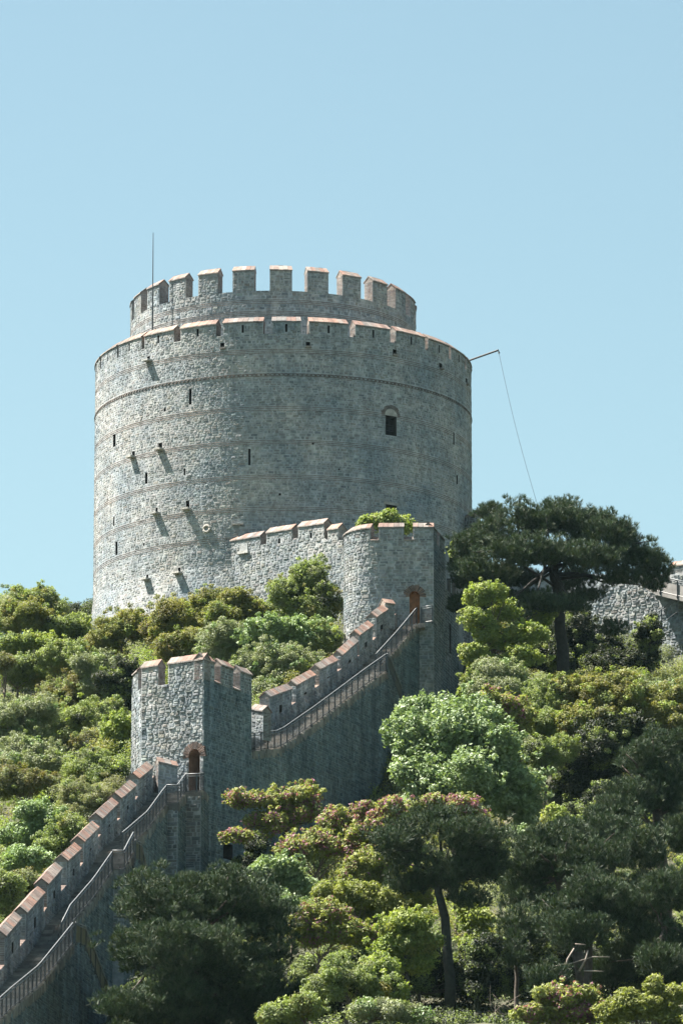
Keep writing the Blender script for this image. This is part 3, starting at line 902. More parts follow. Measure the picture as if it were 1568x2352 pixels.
V = [np.array([x, y, gS - .9]) for x, y in [GF.p[k] for k in range(0, len(GF.p))]] + [np.array([G1[0], G1[1], gS - .9]), np.array([G1[0] + .4, 326.5, gS - .9])]
cc = np.array([2.7, 322.0, gS - .9]); nn = len(V)
mb.quads(V + [cc], [[i, (i + 1) % nn, nn, nn] for i in range(nn)], MORTAR)
ee = np.linspace(0, GF.len, 40); V = np.concatenate([GF(ee, gS, 0), GF(ee, gS, -.6), GF(ee, gS - 1, -.6)])
mb.quads(V, [[j + m * 40, j + 1 + m * 40, j + 1 + (m + 1) * 40, j + (m + 1) * 40] for j in range(39) for m in (0, 1)], MORTAR)
mb.build('wall', M['stone'], gate)
dg = recess(GF, *gdoor, .35, 'doorway', M['wood'], gate, arch=True)
brick_ring(GF, gac, gtop - grr, grr, grr + .36, 'brick_arch', dg, n=19, t0=-.1, t1=math.pi + .1, cols=np.array([[.12, .09, .075], [.17, .12, .1], [.1, .08, .075]]))
for i, op in enumerate(ops): recess(GL, *op, .6, 'loophole', M['void'], gate)
ga = lambda u: GF.a_of(on_line(u, 1215, (0, YT), (5, YT)))
arc_a = lambda deg: (GF.s[1] + rad * math.radians(deg))
for i, (p, q) in enumerate([(GF.s[1] - 2.2, GF.s[1] - .6), (GF.s[1] - .1, arc_a(38)), (arc_a(46), ga(849)), (ga(869), ga(927)), (ga(949), GF.len)]):
    merlon(gate, GF, p, q, gS, gE, .6, .30, seed=520 + i, mat='stone')
for i, (p, q) in enumerate([(ga(850), ga(868)), (ga(928), ga(948))]):
    coping(GF, p, q, gS, .6, .22, gate, seed=540 + i)
merlon(gate, GR, .01, 1.1, gS, gE, .6, .30, seed=550, tone=.65); merlon(gate, GR, 1.8, 3.4, gS, gE, .6, .30, seed=551, tone=.65)  # right-face merlons carry their shade as a darker tone
# landing railing in front of the tower face
zl_ = float(zwU(L2 - .2 + offU))
p0 = edge(EU, zwU, offU, L2 - .05, -.6); p1 = on_line(989, 1438, (0, YT - .7), (5, YT - .7)); p1[2] = p0[2]
mb = MB(); 
for i in range(5):
    k0, k1 = i / 5, (i + 1) / 5 - .02
    a_ = p0 + (p1 - p0) * k0 + [-.3, -.15, -.3]; mb.box(a_, ((p1 - p0)[0] / 5 - .02, 0, 0), (0, YT - a_[1] - .02, 0), (0, 0, .27 + r.uniform(-.03, .03)), np.array([.33, .3, .28]) * r.uniform(.8, 1.2))
mb.build('landing', M['stone'], gate)
railing('small dark railing on the landing beside the gate tower door', [p0 + [.15, -.05, 0], p1 + [.1, -.05, 0]], spacing=.7)

# balcony on the far corner of the gate tower
bq = [atY(1026, 1368, 323.0), atY(1050, 1368, 326.0)]
GBp = Path([bq[0], bq[1]])
bal = thing('balcony', bq[0], 'small balcony with pale slatted railing on the shaded right side of the gate tower', 'balcony')
bz_ = bq[0][2]; mb = MB()
Lb = GBp.len
mb.quads([GBp(0, 0, 0) * [1, 1, 0] + [0, 0, bz_ - .12], GBp(Lb, 0, 0) * [1, 1, 0] + [0, 0, bz_ - .12], GBp(Lb, 0, .55) * [1, 1, 0] + [0, 0, bz_ - .12], GBp(0, 0, .55) * [1, 1, 0] + [0, 0, bz_ - .12],
          GBp(0, 0, 0) * [1, 1, 0] + [0, 0, bz_], GBp(Lb, 0, 0) * [1, 1, 0] + [0, 0, bz_], GBp(Lb, 0, .55) * [1, 1, 0] + [0, 0, bz_], GBp(0, 0, .55) * [1, 1, 0] + [0, 0, bz_]],
         [[0, 3, 2, 1], [4, 5, 6, 7], [0, 1, 5, 4], [1, 2, 6, 5], [2, 3, 7, 6], [3, 0, 4, 7]], (.4, .38, .36))
mb.build('floor_slab', M['concrete'], bal)
for k in (.08, .5, .92):
    mb = MB(); q = GBp(Lb * k, 0, 0) * [1, 1, 0]
    nrm_ = GBp(0, 0, 1) - GBp(0, 0, 0)
    mb.tube([q + [0, 0, bz_ - .45], q + nrm_ * .22 + [0, 0, bz_ - .3], q + nrm_ * .5 + [0, 0, bz_ - .14]], [.1, .1, .08], (.3, .28, .26), 6)
    mb.build('corbel', M['stone'], bal)
mb = MB(); rim = [GBp(0, 0, 0), GBp(0, 0, .52), GBp(Lb, 0, .52), GBp(Lb, 0, 0)]
rim = [q * [1, 1, 0] for q in rim]
mb.tube([q + [0, 0, bz_ + .95] for q in rim], .035, (.05, .05, .05), 6); mb.build('top_rail', M['metal'], bal)
for k, (x, y) in enumerate(zip(rim[:-1], rim[1:])):
    n_ = 7 if k == 1 else 2
    mb = MB()
    for i in range(n_):
        a_ = x + (y - x) * ((i + .1) / n_); b_ = x + (y - x) * ((i + .86) / n_)
        w = np.array([-(b_ - a_)[1], (b_ - a_)[0], 0]); w = w / np.linalg.norm(w) * .03
        mb.box(a_ + [0, 0, bz_ + .03], b_ - a_, w, (0, 0, .88), (.42, .38, .36))
    mb.build('slat_panel', M['concrete'], bal)
# ---- curtain wall between the round tower and the gate tower
cur = thing('curtain_wall', atY(660, 1300, 335), 'sunlit curtain wall with four tile-capped merlons joining the round tower to the gate tower', 'wall')
CW0 = atY(527, 1244, 338.6); CW1 = atY(792, 1216, 332.0)
CP = Path([CW0, CW1])
ca = lambda u: CP.a_of(on_line(u, 1220, CW0, CW1)); cz = lambda u, v: on_line(u, v, CW0, CW1)[2]
mers = [(528, 598, 1245, 1234), (611.5, 671, 1227, 1218), (684.5, 744, 1213, 1205), (752, 777, 1220, 1216)]
sillz = lambda a: np.interp(a, [0, ca(598), ca(599), ca(671), ca(672), ca(746), ca(748), CP.len], [cz(560, 1262), cz(598, 1262), cz(605, 1250), cz(671, 1248), cz(676, 1237), cz(744, 1237), cz(750, 1242), cz(790, 1242)])
mb = MB(); aa = np.linspace(0, CP.len, 40)
V = np.concatenate([CP(aa, 64.0), CP(aa, sillz(aa)), CP(aa, sillz(aa), -.7), CP(aa, 64.0, -.7)])
mb.quads(V, [[j + m * 40, j + 1 + m * 40, j + 1 + (m + 1) * 40, j + (m + 1) * 40] for j in range(39) for m in (0, 1, 2)], MORTAR)
wl = (ca(549), ca(569), cz(559, 1263), cz(559, 1250))
stones(mb, CP, 0, CP.len, 64.0, float(sillz(aa).max()), (.12, .22), (.2, .55), (.01, .04), inside=lambda a, h: h < sillz(a) + .03, holes=[wl], seed=601)
Q = Path([CP(0, 0, -.7), CP(0, 0, 0)]); backing(mb, Q, 0, Q.len, 64, float(sillz(0.0)) , d=-.004); stones(mb, Q, 0, Q.len, 64, float(sillz(0.0)), seed=603)
mb.build('wall', M['stone'], cur)
for i, (u0, u1, v0, v1) in enumerate(mers):
    p, q = on_line(u0, v0, CW0, CW1), on_line(u1, v1, CW0, CW1)
    S = Path([p, q], p[2], (q[2] - p[2]) / np.linalg.norm((q - p)[:2]))
    hb = float(min(sillz(CP.a_of(p)) - p[2], sillz(CP.a_of(q)) - q[2])) - .06
    sm = S.len / 2
    sl = None if i in (0, 3) else (sm - .09, sm + .09, -1.05, -.4)
    m_ = merlon(cur, S, 0.01, S.len, hb, 0, .7, .36, seed=610 + i, slit=sl)
    if i == 0:
        mb = MB(); k = .95
        a_, b_ = S.len * .33, S.len * .60
        hm = -.30
        for x0, x1, y0, y1, dp, c in [(a_, b_, hm - .42, hm, .06, (.28, .30, .31)), (a_ - .08, b_ + .1, hm - .6, hm - .44, .16, (.42, .42, .41))]:
            lo = [S(x, h, -.05) for x, h in ((x0, y0), (x1, y0), (x1, y1), (x0, y1))]; hi = [S(x, h, dp) for x, h in ((x0, y0), (x1, y0), (x1, y1), (x0, y1))]
            mb.quads(lo + hi, [[4, 5, 6, 7], [0, 1, 5, 4], [1, 2, 6, 5], [2, 3, 7, 6], [3, 0, 4, 7]], c)
        mb.build('marble_panel', M['stone'], m_)
# ---- wall stub at the right foot of the round tower
s0 = atY(1050, 1178, 347); s1 = atY(1101, 1168, 345.6)
stb = thing('turret_stub', atY(1075, 1230, 346), 'low shaded stone turret stub against the right side of the round tower', 'wall')
SP = Path([s0, s1], s0[2], (s1[2] - s0[2]) / np.linalg.norm((s1 - s0)[:2]))
mb = MB(); backing(mb, SP, 0, SP.len, -6, -.45); stones(mb, SP, 0, SP.len, -6, -.45, seed=650, tone=.6, depth=(.006, .02))  # stones of both stub faces toned down to paint in shade
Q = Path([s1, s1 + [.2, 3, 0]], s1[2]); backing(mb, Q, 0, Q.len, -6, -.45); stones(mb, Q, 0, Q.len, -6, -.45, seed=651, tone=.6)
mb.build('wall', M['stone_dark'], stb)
coping(SP, .1, SP.len - .1, -.45, .8, .25, stb, seed=6, cols=np.array([[.14, .12, .11], [.17, .14, .12]]))
# ---- shaded wall behind the gate tower
k0 = atY(1000, 1216, 327.5); k1 = atY(1118, 1240, 333)
bw = thing('back_wall', k0 * [1, 1, 0] + [0, 0, 66], 'shaded blue-grey wall seen between the gate tower and the umbrella pine', 'wall')
KP = Path([k0, k1], 0)
mb = MB(); backing(mb, KP, 0, KP.len, 58, k0[2] - 1.2); stones(mb, KP, 0, KP.len, 58, k0[2] - 1.2, seed=660, tone=.6, depth=(.006, .02))  # low tone puts the wall's shade into the stone colour
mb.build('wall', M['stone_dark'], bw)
# ---- far wall at the right edge with concrete stair landing
f0 = atY(1095, 1330, 344); f1 = atY(1640, 1300, 333)
far = thing('rampart_wall', atY(1450, 1400, 338.5), 'distant lit rubble wall behind the umbrella pine at the right edge of the photo', 'wall')
FP = Path([f0, f1])
fz = lambda u, v: on_line(u, v, f0, f1)[2]; fa = lambda u: FP.a_of(on_line(u, 1350, f0, f1))
mb = MB(); aa = np.linspace(0, FP.len, 30)
ft = lambda a: np.interp(a, [0, fa(1450), fa(1535), fa(1538), FP.len], [fz(1095, 1312), fz(1450, 1322), fz(1535, 1318), fz(1538, 1312), fz(1640, 1308)])
V = np.concatenate([FP(aa, 62), FP(aa, ft(aa)), FP(aa, ft(aa), -.8)])
mb.quads(V, [[j + m * 30, j + 1 + m * 30, j + 1 + (m + 1) * 30, j + (m + 1) * 30] for j in range(29) for m in (0, 1)], np.array([(MORTAR, MORTAR * .4)[m] for j in range(29) for m in (0, 1)]))  # darker colour on the top face cuts its sunlit brightness
stones(mb, FP, 0, FP.len, 62, float(ft(FP.len)), (.14, .26), (.22, .6), (.02, .08), inside=lambda a, h: h < ft(a), seed=670)
mb.build('wall', M['stone'], far)
merlon(far, FP, fa(1539), fa(1600), fz(1560, 1315), fz(1560, 1301), .7, .34, seed=680)
cs = thing('stair_landing', atY(1500, 1380, 336), 'pale concrete stair landing on the far wall at the right edge', 'stairs')
pts = [(1504, 1352), (1530, 1367), (1575, 1378), (1620, 1388)]
low_ = [on_line(u, v, f0, f1) for u, v in pts]
mb = MB()
nf = FP(0, 0, 1) - FP(0, 0, 0)
for p, q in zip(low_[:-1], low_[1:]):
    mb.box(p + nf * .02 - [0, 0, .2], q - p, nf * 1.1, (0, 0, .2), (.4, .38, .36))
mb.build('landing_slab', M['concrete'], cs)
mb = MB()
for p, q in zip(low_[:-1], low_[1:]): mb.box(p + nf * 1.0, q - p, nf * .08, (0, 0, .75), (.4, .38, .36))
mb.build('parapet_panel', M['concrete'], cs)
railing('dark railing on the pale stair landing of the far right wall', [p + nf * 1.12 for p in low_], 1.0, 1.2, panel=False)
railing('lower dark railing slanting up across the far right wall', [on_line(u, v, f0, f1) + nf * .9 for u, v in ((1504, 1470), (1568, 1420), (1610, 1390))], .95, 1.3, panel=False)
# railings of the side stairs that drop down the inner face of the rampart
def side_rail(label, A_, n_, B_, dd, pts):
    ft_ = [on_line(u, v, A_ + n_ * dd, B_ + n_ * dd) - [0, 0, .9] for u, v in pts]
    railing(label, ft_, .9, 1.2, 'dark railings dropping down the wall face', name='side_stair_railing', pmat='metal')


side_rail('dark steep railing dropping behind the big dark pine from the lowest landing', A[:2], nA, B[:2], .5, [(174, 2122), (196, 2131), (205, 2158), (217, 2184), (234, 2230), (261, 2296), (272, 2325)])
side_rail('dark steep railing dropping from the middle landing of the lower stair', A[:2], nA, B[:2], .5, [(311, 1933), (324, 1939), (331, 1968), (346, 2016)])
side_rail('dark steep railing dropping from the upper stair towards the silvery tree', A2, nv, B2_, .45, [(889, 1504), (895, 1508), (906, 1538), (922, 1580)])

# ================================================================== TERRAIN
# (u, v, Y) of ground points read from the photo, kept apart for the two sides of the rampart
GR_R = [(1100, 2350, 238), (800, 2375, 240), (1400, 2385, 240), (1568, 2390, 240), (540, 1992, 291), (300, 2420, 262), (640, 2030, 286), (870, 1900, 305), (1040, 1605, 324),
        (1290, 1575, 317), (1560, 1560, 328), (1300, 2060, 288), (1568, 2080, 285), (1200, 2310, 266), (760, 2330, 264), (1060, 2110, 284), (1500, 2390, 256), (1180, 1620, 322), (1480, 1590, 322),
        (1000, 2370, 250), (600, 2390, 252), (1100, 1450, 338), (1560, 1510, 338), (1560, 1820, 304), (1150, 1850, 304), (450, 2440, 247), (350, 2280, 272), (700, 2180, 275), (1300, 2250, 272), (1500, 2260, 271)]
GR_L = [(215, 1490, 345), (0, 1470, 350), (-80, 1480, 350), (400, 1460, 340), (0, 1810, 318), (0, 2190, 272), (200, 1960, 296), (100, 2090, 282), (600, 1680, 306), (700, 1560, 320), (760, 1490, 327),
        (300, 1720, 314), (150, 1620, 333), (300, 1560, 333), (500, 1540, 330), (-60, 2260, 262), (-100, 1870, 310), (60, 1950, 298), (560, 1780, 298)]


class TPS:
    def __init__(s, pts, lam=2.0):
        P = np.array([atY(*p) for p in pts])
        s.P = P[:, :2]; n = len(P)
        K = s.k(s.P, s.P) + lam * np.eye(n) * 10
        T = np.hstack([np.ones((n, 1)), s.P])
        A_ = np.block([[K, T], [T.T, np.zeros((3, 3))]])
        w = np.linalg.solve(A_, np.concatenate([P[:, 2], np.zeros(3)]))
        s.w, s.c = w[:n], w[n:]

    @staticmethod
    def k(a, b):
        r2 = ((a[:, None, :] - b[None]) ** 2).sum(-1) + 1e-9
        return 0.5 * r2 * np.log(r2)

    def __call__(s, q):
        return s.k(q, s.P) @ s.w + s.c[0] + q @ s.c[1:]


anchor = [(-200, 0, 0)]
tR, tL = TPS(GR_R), TPS(GR_L)
WALLC = np.array([[A[0] - tA[0] * 200 - nA[0] * 1.5, A[1] - tA[1] * 200], [A[0] - nA[0] * 1.5, A[1] - nA[1] * 1.5], [-9.0, 288], [-5.5, 293], [3.0, 318], [3.5, 326], [TC[0], 350], [TC[0], 700]])


def side_of(q):
    """+ on the right of the rampart line, metres"""
    x = np.interp(q[:, 1], WALLC[:, 1], WALLC[:, 0])
    return q[:, 0] - x


def ground(q):
    q = np.atleast_2d(np.asarray(q, float))
    qc = q.copy()
    qc[:, 0] = np.clip(q[:, 0], -27, 27); qc[:, 1] = np.clip(q[:, 1], 236, 349)
    w = np.clip(side_of(q) / 1.6 + .5, 0, 1); w = w * w * (3 - 2 * w)
    z = tR(qc) * w + tL(qc) * (1 - w)
    near = np.clip((q[:, 1] - 60) / (236 - 60), 0, 1)
    z = np.where(q[:, 1] < 236, z * near ** 1.15 - (1 - near) * 3.0, z)
    back = np.clip(q[:, 1] - 349, 0, 2000)
    z = z - back * .03 * (q[:, 1] > 349)
    return z


xs = np.concatenate([np.linspace(-900, -60, 22), np.linspace(-50, -28, 12), np.arange(-27, 27.01, .75), np.linspace(28, 50, 12), np.linspace(60, 900, 22)])
ys = np.concatenate([np.linspace(30, 200, 20), np.linspace(205, 234, 12), np.arange(236, 350.01, .75), np.linspace(355, 420, 14), np.linspace(450, 2500, 22)])
X, Y = np.meshgrid(xs, ys, indexing='ij')
q = np.stack([X.ravel(), Y.ravel()], 1)
Z = np.concatenate([ground(c) for c in np.array_split(q, 40)])
inn_ = (q[:, 1] > 200) & (q[:, 1] < 360) & (np.abs(q[:, 0]) < 40)
Z = Z + np.where(inn_, .12 * np.sin(q[:, 0] * 1.7 + np.sin(q[:, 1] * .8) * 2) * np.cos(q[:, 1] * 1.3), 0)
ny = len(ys)
I, J = np.meshgrid(np.arange(len(xs) - 1), np.arange(ny - 1), indexing='ij'); I = I.ravel(); J = J.ravel()
mb = MB(); mb.quads(np.stack([q[:, 0], q[:, 1], Z], 1), np.stack([I * ny + J, (I + 1) * ny + J, (I + 1) * ny + J + 1, I * ny + J + 1], 1), (.12, .09, .06))


def soil_mat():
    m, nt, N, L = new_mat('hillside_soil')
    out = N.new('ShaderNodeOutputMaterial'); b = N.new('ShaderNodeBsdfPrincipled'); L.new(b.outputs[0], out.inputs[0])
    b.inputs['Roughness'].default_value = 1
    tc = N.new('ShaderNodeTexCoord'); n = N.new('ShaderNodeTexNoise'); n.inputs['Scale'].default_value = .5; n.inputs['Detail'].default_value = 10; n.inputs['Roughness'].default_value = .65
    L.new(tc.outputs['Object'], n.inputs['Vector'])
    r = N.new('ShaderNodeValToRGB')
    e = r.color_ramp.elements; e[0].position = .35; e[0].color = (.02, .024, .012, 1); e[1].position = .66; e[1].color = (.075, .07, .042, 1)
    x = e.new(.5); x.color = (.04, .044, .022, 1)
    L.new(n.outputs['Fac'], r.inputs[0]); L.new(r.outputs[0], b.inputs['Base Color'])
    bp = N.new('ShaderNodeBump'); bp.inputs['Distance'].default_value = .2; L.new(n.outputs['Fac'], bp.inputs['Height']); L.new(bp.outputs[0], b.inputs['Normal'])
    return m


tag(mb.build('terrain', soil_mat(), smooth=True), kind='structure')
mb = MB(); mb.quads([(-900, -300, 0), (900, -300, 0), (900, 78, 0), (-900, 78, 0)], [[0, 1, 2, 3]], (.02, .05, .06))
tag(mb.build('water', plain_mat('strait_water', (.015, .05, .06), .08, 0, .1, .2)), kind='structure')

# ================================================================== PLANTS
PAL = {
    'green': ([(.11, .14, .05), (.09, .118, .048), (.13, .155, .058), (.075, .10, .04)], .10, .55),
    'bright': ([(.155, .195, .05), (.13, .17, .045), (.18, .21, .06), (.10, .14, .04)], .15, .5),
    'bronze': ([(.135, .14, .04), (.155, .15, .045), (.115, .13, .04), (.165, .148, .05), (.10, .12, .04)], .10, .55),
    'rust': ([(.13, .118, .045), (.145, .12, .05), (.115, .122, .045), (.10, .12, .045)], .10, .55),
    'olive': ([(.115, .13, .075), (.10, .115, .065), (.14, .155, .095), (.08, .095, .05)], .09, .5),
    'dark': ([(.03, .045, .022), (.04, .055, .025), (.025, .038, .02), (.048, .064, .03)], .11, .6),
    'silver': ([(.11, .155, .07), (.135, .18, .09), (.09, .135, .06), (.165, .21, .125)], .19, .55),
    'light': ([(.115, .165, .07), (.14, .195, .085), (.09, .14, .055)], .14, .5),
    'redbud': ([(.185, .21, .07), (.16, .185, .06), (.22, .235, .085), (.125, .15, .045)], .17, .45),
    'yellow': ([(.18, .205, .06), (.155, .18, .05), (.205, .215, .07), (.125, .15, .04)], .15, .45),
    'pine': ([(.03, .052, .026), (.038, .062, .030), (.047, .074, .038), (.025, .043, .024), (.058, .075, .044)], .23, .6),
    'twig': ([(.14, .145, .08), (.12, .12, .075), (.10, .12, .055)], .08, .5),
}
MAG = np.array([.23, .10, .16])


for k_, g_ in (('green', 1.68), ('bright', 1.42), ('bronze', 1.3), ('rust', 1.0), ('olive', 1.9), ('dark', .6), ('silver', 1.5), ('light', 1.45), ('redbud', 1.2), ('yellow', 1.15), ('pine', 1.0), ('twig', 1.5)):  # dark kind lowered so its leaf colour also carries crown shade
    PAL[k_] = ([tuple(np.array(c) * g_) for c in PAL[k_][0]], PAL[k_][1] * 1.12, PAL[k_][2])


def unit(n, r):
    v = r.normal(size=(n, 3)); return v / np.linalg.norm(v, axis=1, keepdims=True)


def add_leaves(mb, P, Nrm, size, asp, cols, r):
    n = len(P)
    Nn = Nrm / (np.linalg.norm(Nrm, axis=1, keepdims=True) + 1e-9)
    t = np.cross(Nn, unit(n, r)); t /= np.linalg.norm(t, axis=1, keepdims=True) + 1e-9
    b = np.cross(Nn, t)
    s = size * r.uniform(.6, 1.35, (n, 1))
    V = np.stack([P - t * s * .5, P - b * s * asp * .5 + t * s * .08, P + t * s * .5 + Nn * s * .12, P + b * s * asp * .5 + t * s * .08], 1).reshape(-1, 3)
    mb.quads(V, np.arange(4 * n).reshape(-1, 4), cols)


def clump_leaves(mb, c, rc, kind, r, dens=1.0, mag=0.0, flat=.8):
    cols, sz, asp = PAL[kind]
    cols = np.array(cols)
    if kind == 'pine':
        # tufts of needles standing on the clump's upper shell
        nt_ = int(66 * dens * (rc / .7) ** 2)
        d = unit(nt_, r); d[:, 2] = d[:, 2] * .75 + .25
        P = c + d * rc * np.array([1, 1, flat]) * r.uniform(.55, 1.03, (nt_, 1)) ** .8
        ax = d * .55 + np.array([0, 0, .85]) + r.normal(size=(nt_, 3)) * .2; ax /= np.linalg.norm(ax, axis=1, keepdims=True)
        k = 13
        A_ = np.repeat(ax, k, 0) + r.normal(size=(nt_ * k, 3)) * .42; A_ /= np.linalg.norm(A_, axis=1, keepdims=True)
        B0 = np.repeat(P, k, 0)
        L_ = sz * r.uniform(.6, 1.15, (nt_ * k, 1))
        sd = np.cross(A_, unit(nt_ * k, r)); sd /= np.linalg.norm(sd, axis=1, keepdims=True) + 1e-9
        w = .019
        V = np.stack([B0 - sd * w * .5, B0 + sd * w * .5, B0 + A_ * L_ + sd * w * .35, B0 + A_ * L_ - sd * w * .35], 1).reshape(-1, 3)
        cc = np.repeat(cols[r.integers(0, len(cols), nt_)], k, 0) * r.uniform(.75, 1.3, (nt_ * k, 1))
        mb.quads(V, np.arange(4 * nt_ * k).reshape(-1, 4), cc)
        return
    n = int(dens * 1.75 * 4 * math.pi * rc * rc / (sz * sz * asp * 1.0) * .55) + 4
    d = unit(n, r)
    rad = r.random(n) ** .38
    P = c + d * (rc * rad)[:, None] * np.array([1, 1, flat]) + r.normal(size=(n, 3)) * rc * .07
    Nrm = d * .55 + unit(n, r) * .8 + np.array([-.12, 0, .6])
    base = cols[r.integers(0, len(cols))] * .6 + cols[r.integers(0, len(cols), n)] * .4
    cc = base * r.uniform(.75, 1.25, (n, 1))
    if mag > 0:
        k = r.random(n) < mag
        cc[k] = MAG * r.uniform(.7, 1.5, (k.sum(), 1))
    add_leaves(mb, P, Nrm, sz, asp, cc, r)


def crown(mb, lobes, kind, rc, r, dens=1.0, mag=0.0, cover=1.25, flat=.8, gappy=.1, mix=None):
    """lobes: (centre, (rx, ry, rz)); clumps of leaves set on and in each lobe; returns clump centres"""
    out = []
    for c, R in lobes:
        R = np.array(R)
        p = 1.6
        area = 4 * math.pi * (((R[0] * R[1]) ** p + (R[0] * R[2]) ** p + (R[1] * R[2]) ** p) / 3) ** (1 / p)
        n = max(3, int(cover * area / (math.pi * rc * rc)))
        i = np.arange(n) + .5
        ph = np.arccos(1 - 2 * i / n); th = math.pi * (1 + 5 ** .5) * i + r.uniform(0, 6)
        d = np.stack([np.cos(th) * np.sin(ph), np.sin(th) * np.sin(ph), np.cos(ph)], 1) + r.normal(size=(n, 3)) * .16
        rr_ = 1 - np.abs(r.normal(0, .22, n)) + r.normal(0, .10, n)
        Pq = c + d * (np.maximum(R - rc * .7, R * .3)) * rr_[:, None]
        m = r.random(n) > gappy
        Pq = Pq[m]
        rcs = rc * r.uniform(.6, 1.3, len(Pq))
        k = int(n * 1.0)                      # small sprigs that break the outline
        dk = unit(k, r); dk[:, 2] = dk[:, 2] * .8 + .25
        Pq = np.vstack([Pq, c + dk * R * r.uniform(.9, 1.22, (k, 1))]); rcs = np.concatenate([rcs, rc * r.uniform(.22, .5, k)])
        for pnt, rr2 in zip(Pq, rcs):
            mg = mag * (r.random() < .6) * r.uniform(.4, 1.5) if mag else 0
            kd = mix[r.integers(len(mix))] if mix and r.random() < .3 else kind
            clump_leaves(mb, pnt, rr2, kd, r, dens, mg, flat)
            out.append(pnt)
        # sparse inner leaves so light does not pour through
        k = max(1, n // (3 if kind == 'pine' else 5))
        for _ in range(k):
            clump_leaves(mb, c + unit(1, r)[0] * R * .45, rc * 1.1, kind, r, dens * .5, 0, flat)
    return np.array(out)


def wiggle(p, q, r, amp, n=7):
    k = np.linspace(0, 1, n)[:, None]
    w = np.cumsum(r.normal(size=(n, 3)), 0) * amp / n ** .5
    w -= w[0] + (w[-1] - w[0]) * k
    return p + (q - p) * k + w


def plant(kind, name, cat, label, Y, lobes, base=None, rc=None, trunk=.09, bark=(.10, .08, .06), mag=0.0, dens=1.0, group=None, limbs=10, cover=1.12, flat=.8, gappy=.2, depth=.9, extra=None, trunkpts=None, grow=1.0):
    global PSEED
    PSEED += 1
    r = np.random.default_rng(1000 + PSEED)
    L3 = []
    for lb in lobes:
        u, v, ru, rv = lb[:4]; dy = lb[4] if len(lb) > 4 else 0
        c = atY(u, v, Y + dy); k = (Y + dy) / 12740
        L3.append((c, (ru * k * grow, min(ru, rv * 1.6) * k * depth * grow, rv * k * 1.03 * grow)))
    if kind != 'pine':
        more = []
        for c, R in L3:
            R = np.array(R)
            for _ in range(4):
                dd = unit(1, r)[0]; dd[2] = abs(dd[2]) * .9 - .15
                f = r.uniform(.36, .58)
                more.append((c + dd * R * r.uniform(.65, .95), tuple((R * .35 + R.mean() * .65) * f * r.uniform(.85, 1.2, 3))))
        L3 = [(c, tuple(np.array(R) * .9)) for c, R in L3] + more
    main = L3[0]
    if base is None:
        bx = np.array([main[0][0], main[0][1]])
        bpt = np.array([bx[0], bx[1], float(ground(bx)[0])])
        bpt[2] = min(bpt[2], main[0][2] - main[1][2] * .5) - .15
    else:
        b0 = atY(base[0], base[1], Y + (base[2] if len(base) > 2 else 0))
        gz = float(ground(b0[:2])[0])
        bpt = np.array([b0[0], b0[1], min(gz, b0[2]) - .2])
    root = thing(name, bpt, label, cat, group)
    if kind == 'pine': gappy = max(gappy, .16)
    if kind == 'redbud': gappy = max(gappy, .38); limbs = max(limbs, 18)
    if rc is None: rc = {'pine': .78, 'silver': .62, 'redbud': .42, 'yellow': .45, 'light': .5}.get(kind, .45)
    mb = MB()
    mix = {'green': ('bright', 'olive', 'bronze', 'dark'), 'bright': ('green', 'yellow'), 'bronze': ('green', 'rust', 'bright'), 'rust': ('bronze', 'green', 'olive'), 'olive': ('green', 'light'), 'light': ('green', 'silver'), 'dark': ('green',), 'twig': ('olive', 'green')}.get(kind)
    cl = crown(mb, L3, kind, rc, r, dens, mag, cover, flat, gappy, mix)
    mat = M['needle'] if kind == 'pine' else (M['leaf_glossy'] if kind in ('silver', 'light', 'olive') else M['leaf'])
    mb2 = MB()
    # trunk then limbs to a scatter of clumps
    fork = bpt + (main[0] - [0, 0, main[1][2] * .35] - bpt) * (.85 if kind == 'pine' else .7)
    if trunkpts is not None:
        tp = [bpt] + [atY(u, v, Y) for u, v in trunkpts]; tp = np.array(tp); fork = tp[-1]
        mb2.tube(tp, np.linspace(trunk * 1.15, trunk * .7, len(tp)), bark, 9)
    else:
        tp = wiggle(bpt, fork, r, .12)
        mb2.tube(tp, np.linspace(trunk * 1.2, trunk * .75, len(tp)), bark, 8)
    idx = r.permutation(len(cl))[:limbs]
    for i in idx:
        e_ = cl[i]
        st_ = tp[-1] if r.random() < .4 else tp[-2] + (tp[-1] - tp[-2]) * r.uniform(-.3, 1) if len(tp) > 2 else tp[-1]
        mid = (st_ + e_) / 2 + np.array([0, 0, r.uniform(-.1, .3)]) * np.linalg.norm(e_ - st_) * .35
        pth = np.array([st_, st_ + (mid - st_) * .5 + r.normal(size=3) * .06, mid, mid + (e_ - mid) * .5 + r.normal(size=3) * .08, e_])
        mb2.tube(pth, np.linspace(trunk * r.uniform(.25, .45), trunk * .07, 5), bark, 6)
    shrubby = cat in ('shrub', 'bush')
    mb2.build('stem' if shrubby else 'trunk', M['bark'], root, smooth=True)
    mb.build('foliage' if shrubby else 'crown', mat, root)
    return root


PSEED = 0
railing('small dark railing on the ledge at the foot of the square tower door', [edge(EL, zwL, offL, 44.95, -.05, .02), edge(EL, zwL, offL, 44.98, .68, .02), edge(EL, zwL, offL, 46.0, .7, .02)], spacing=.7)
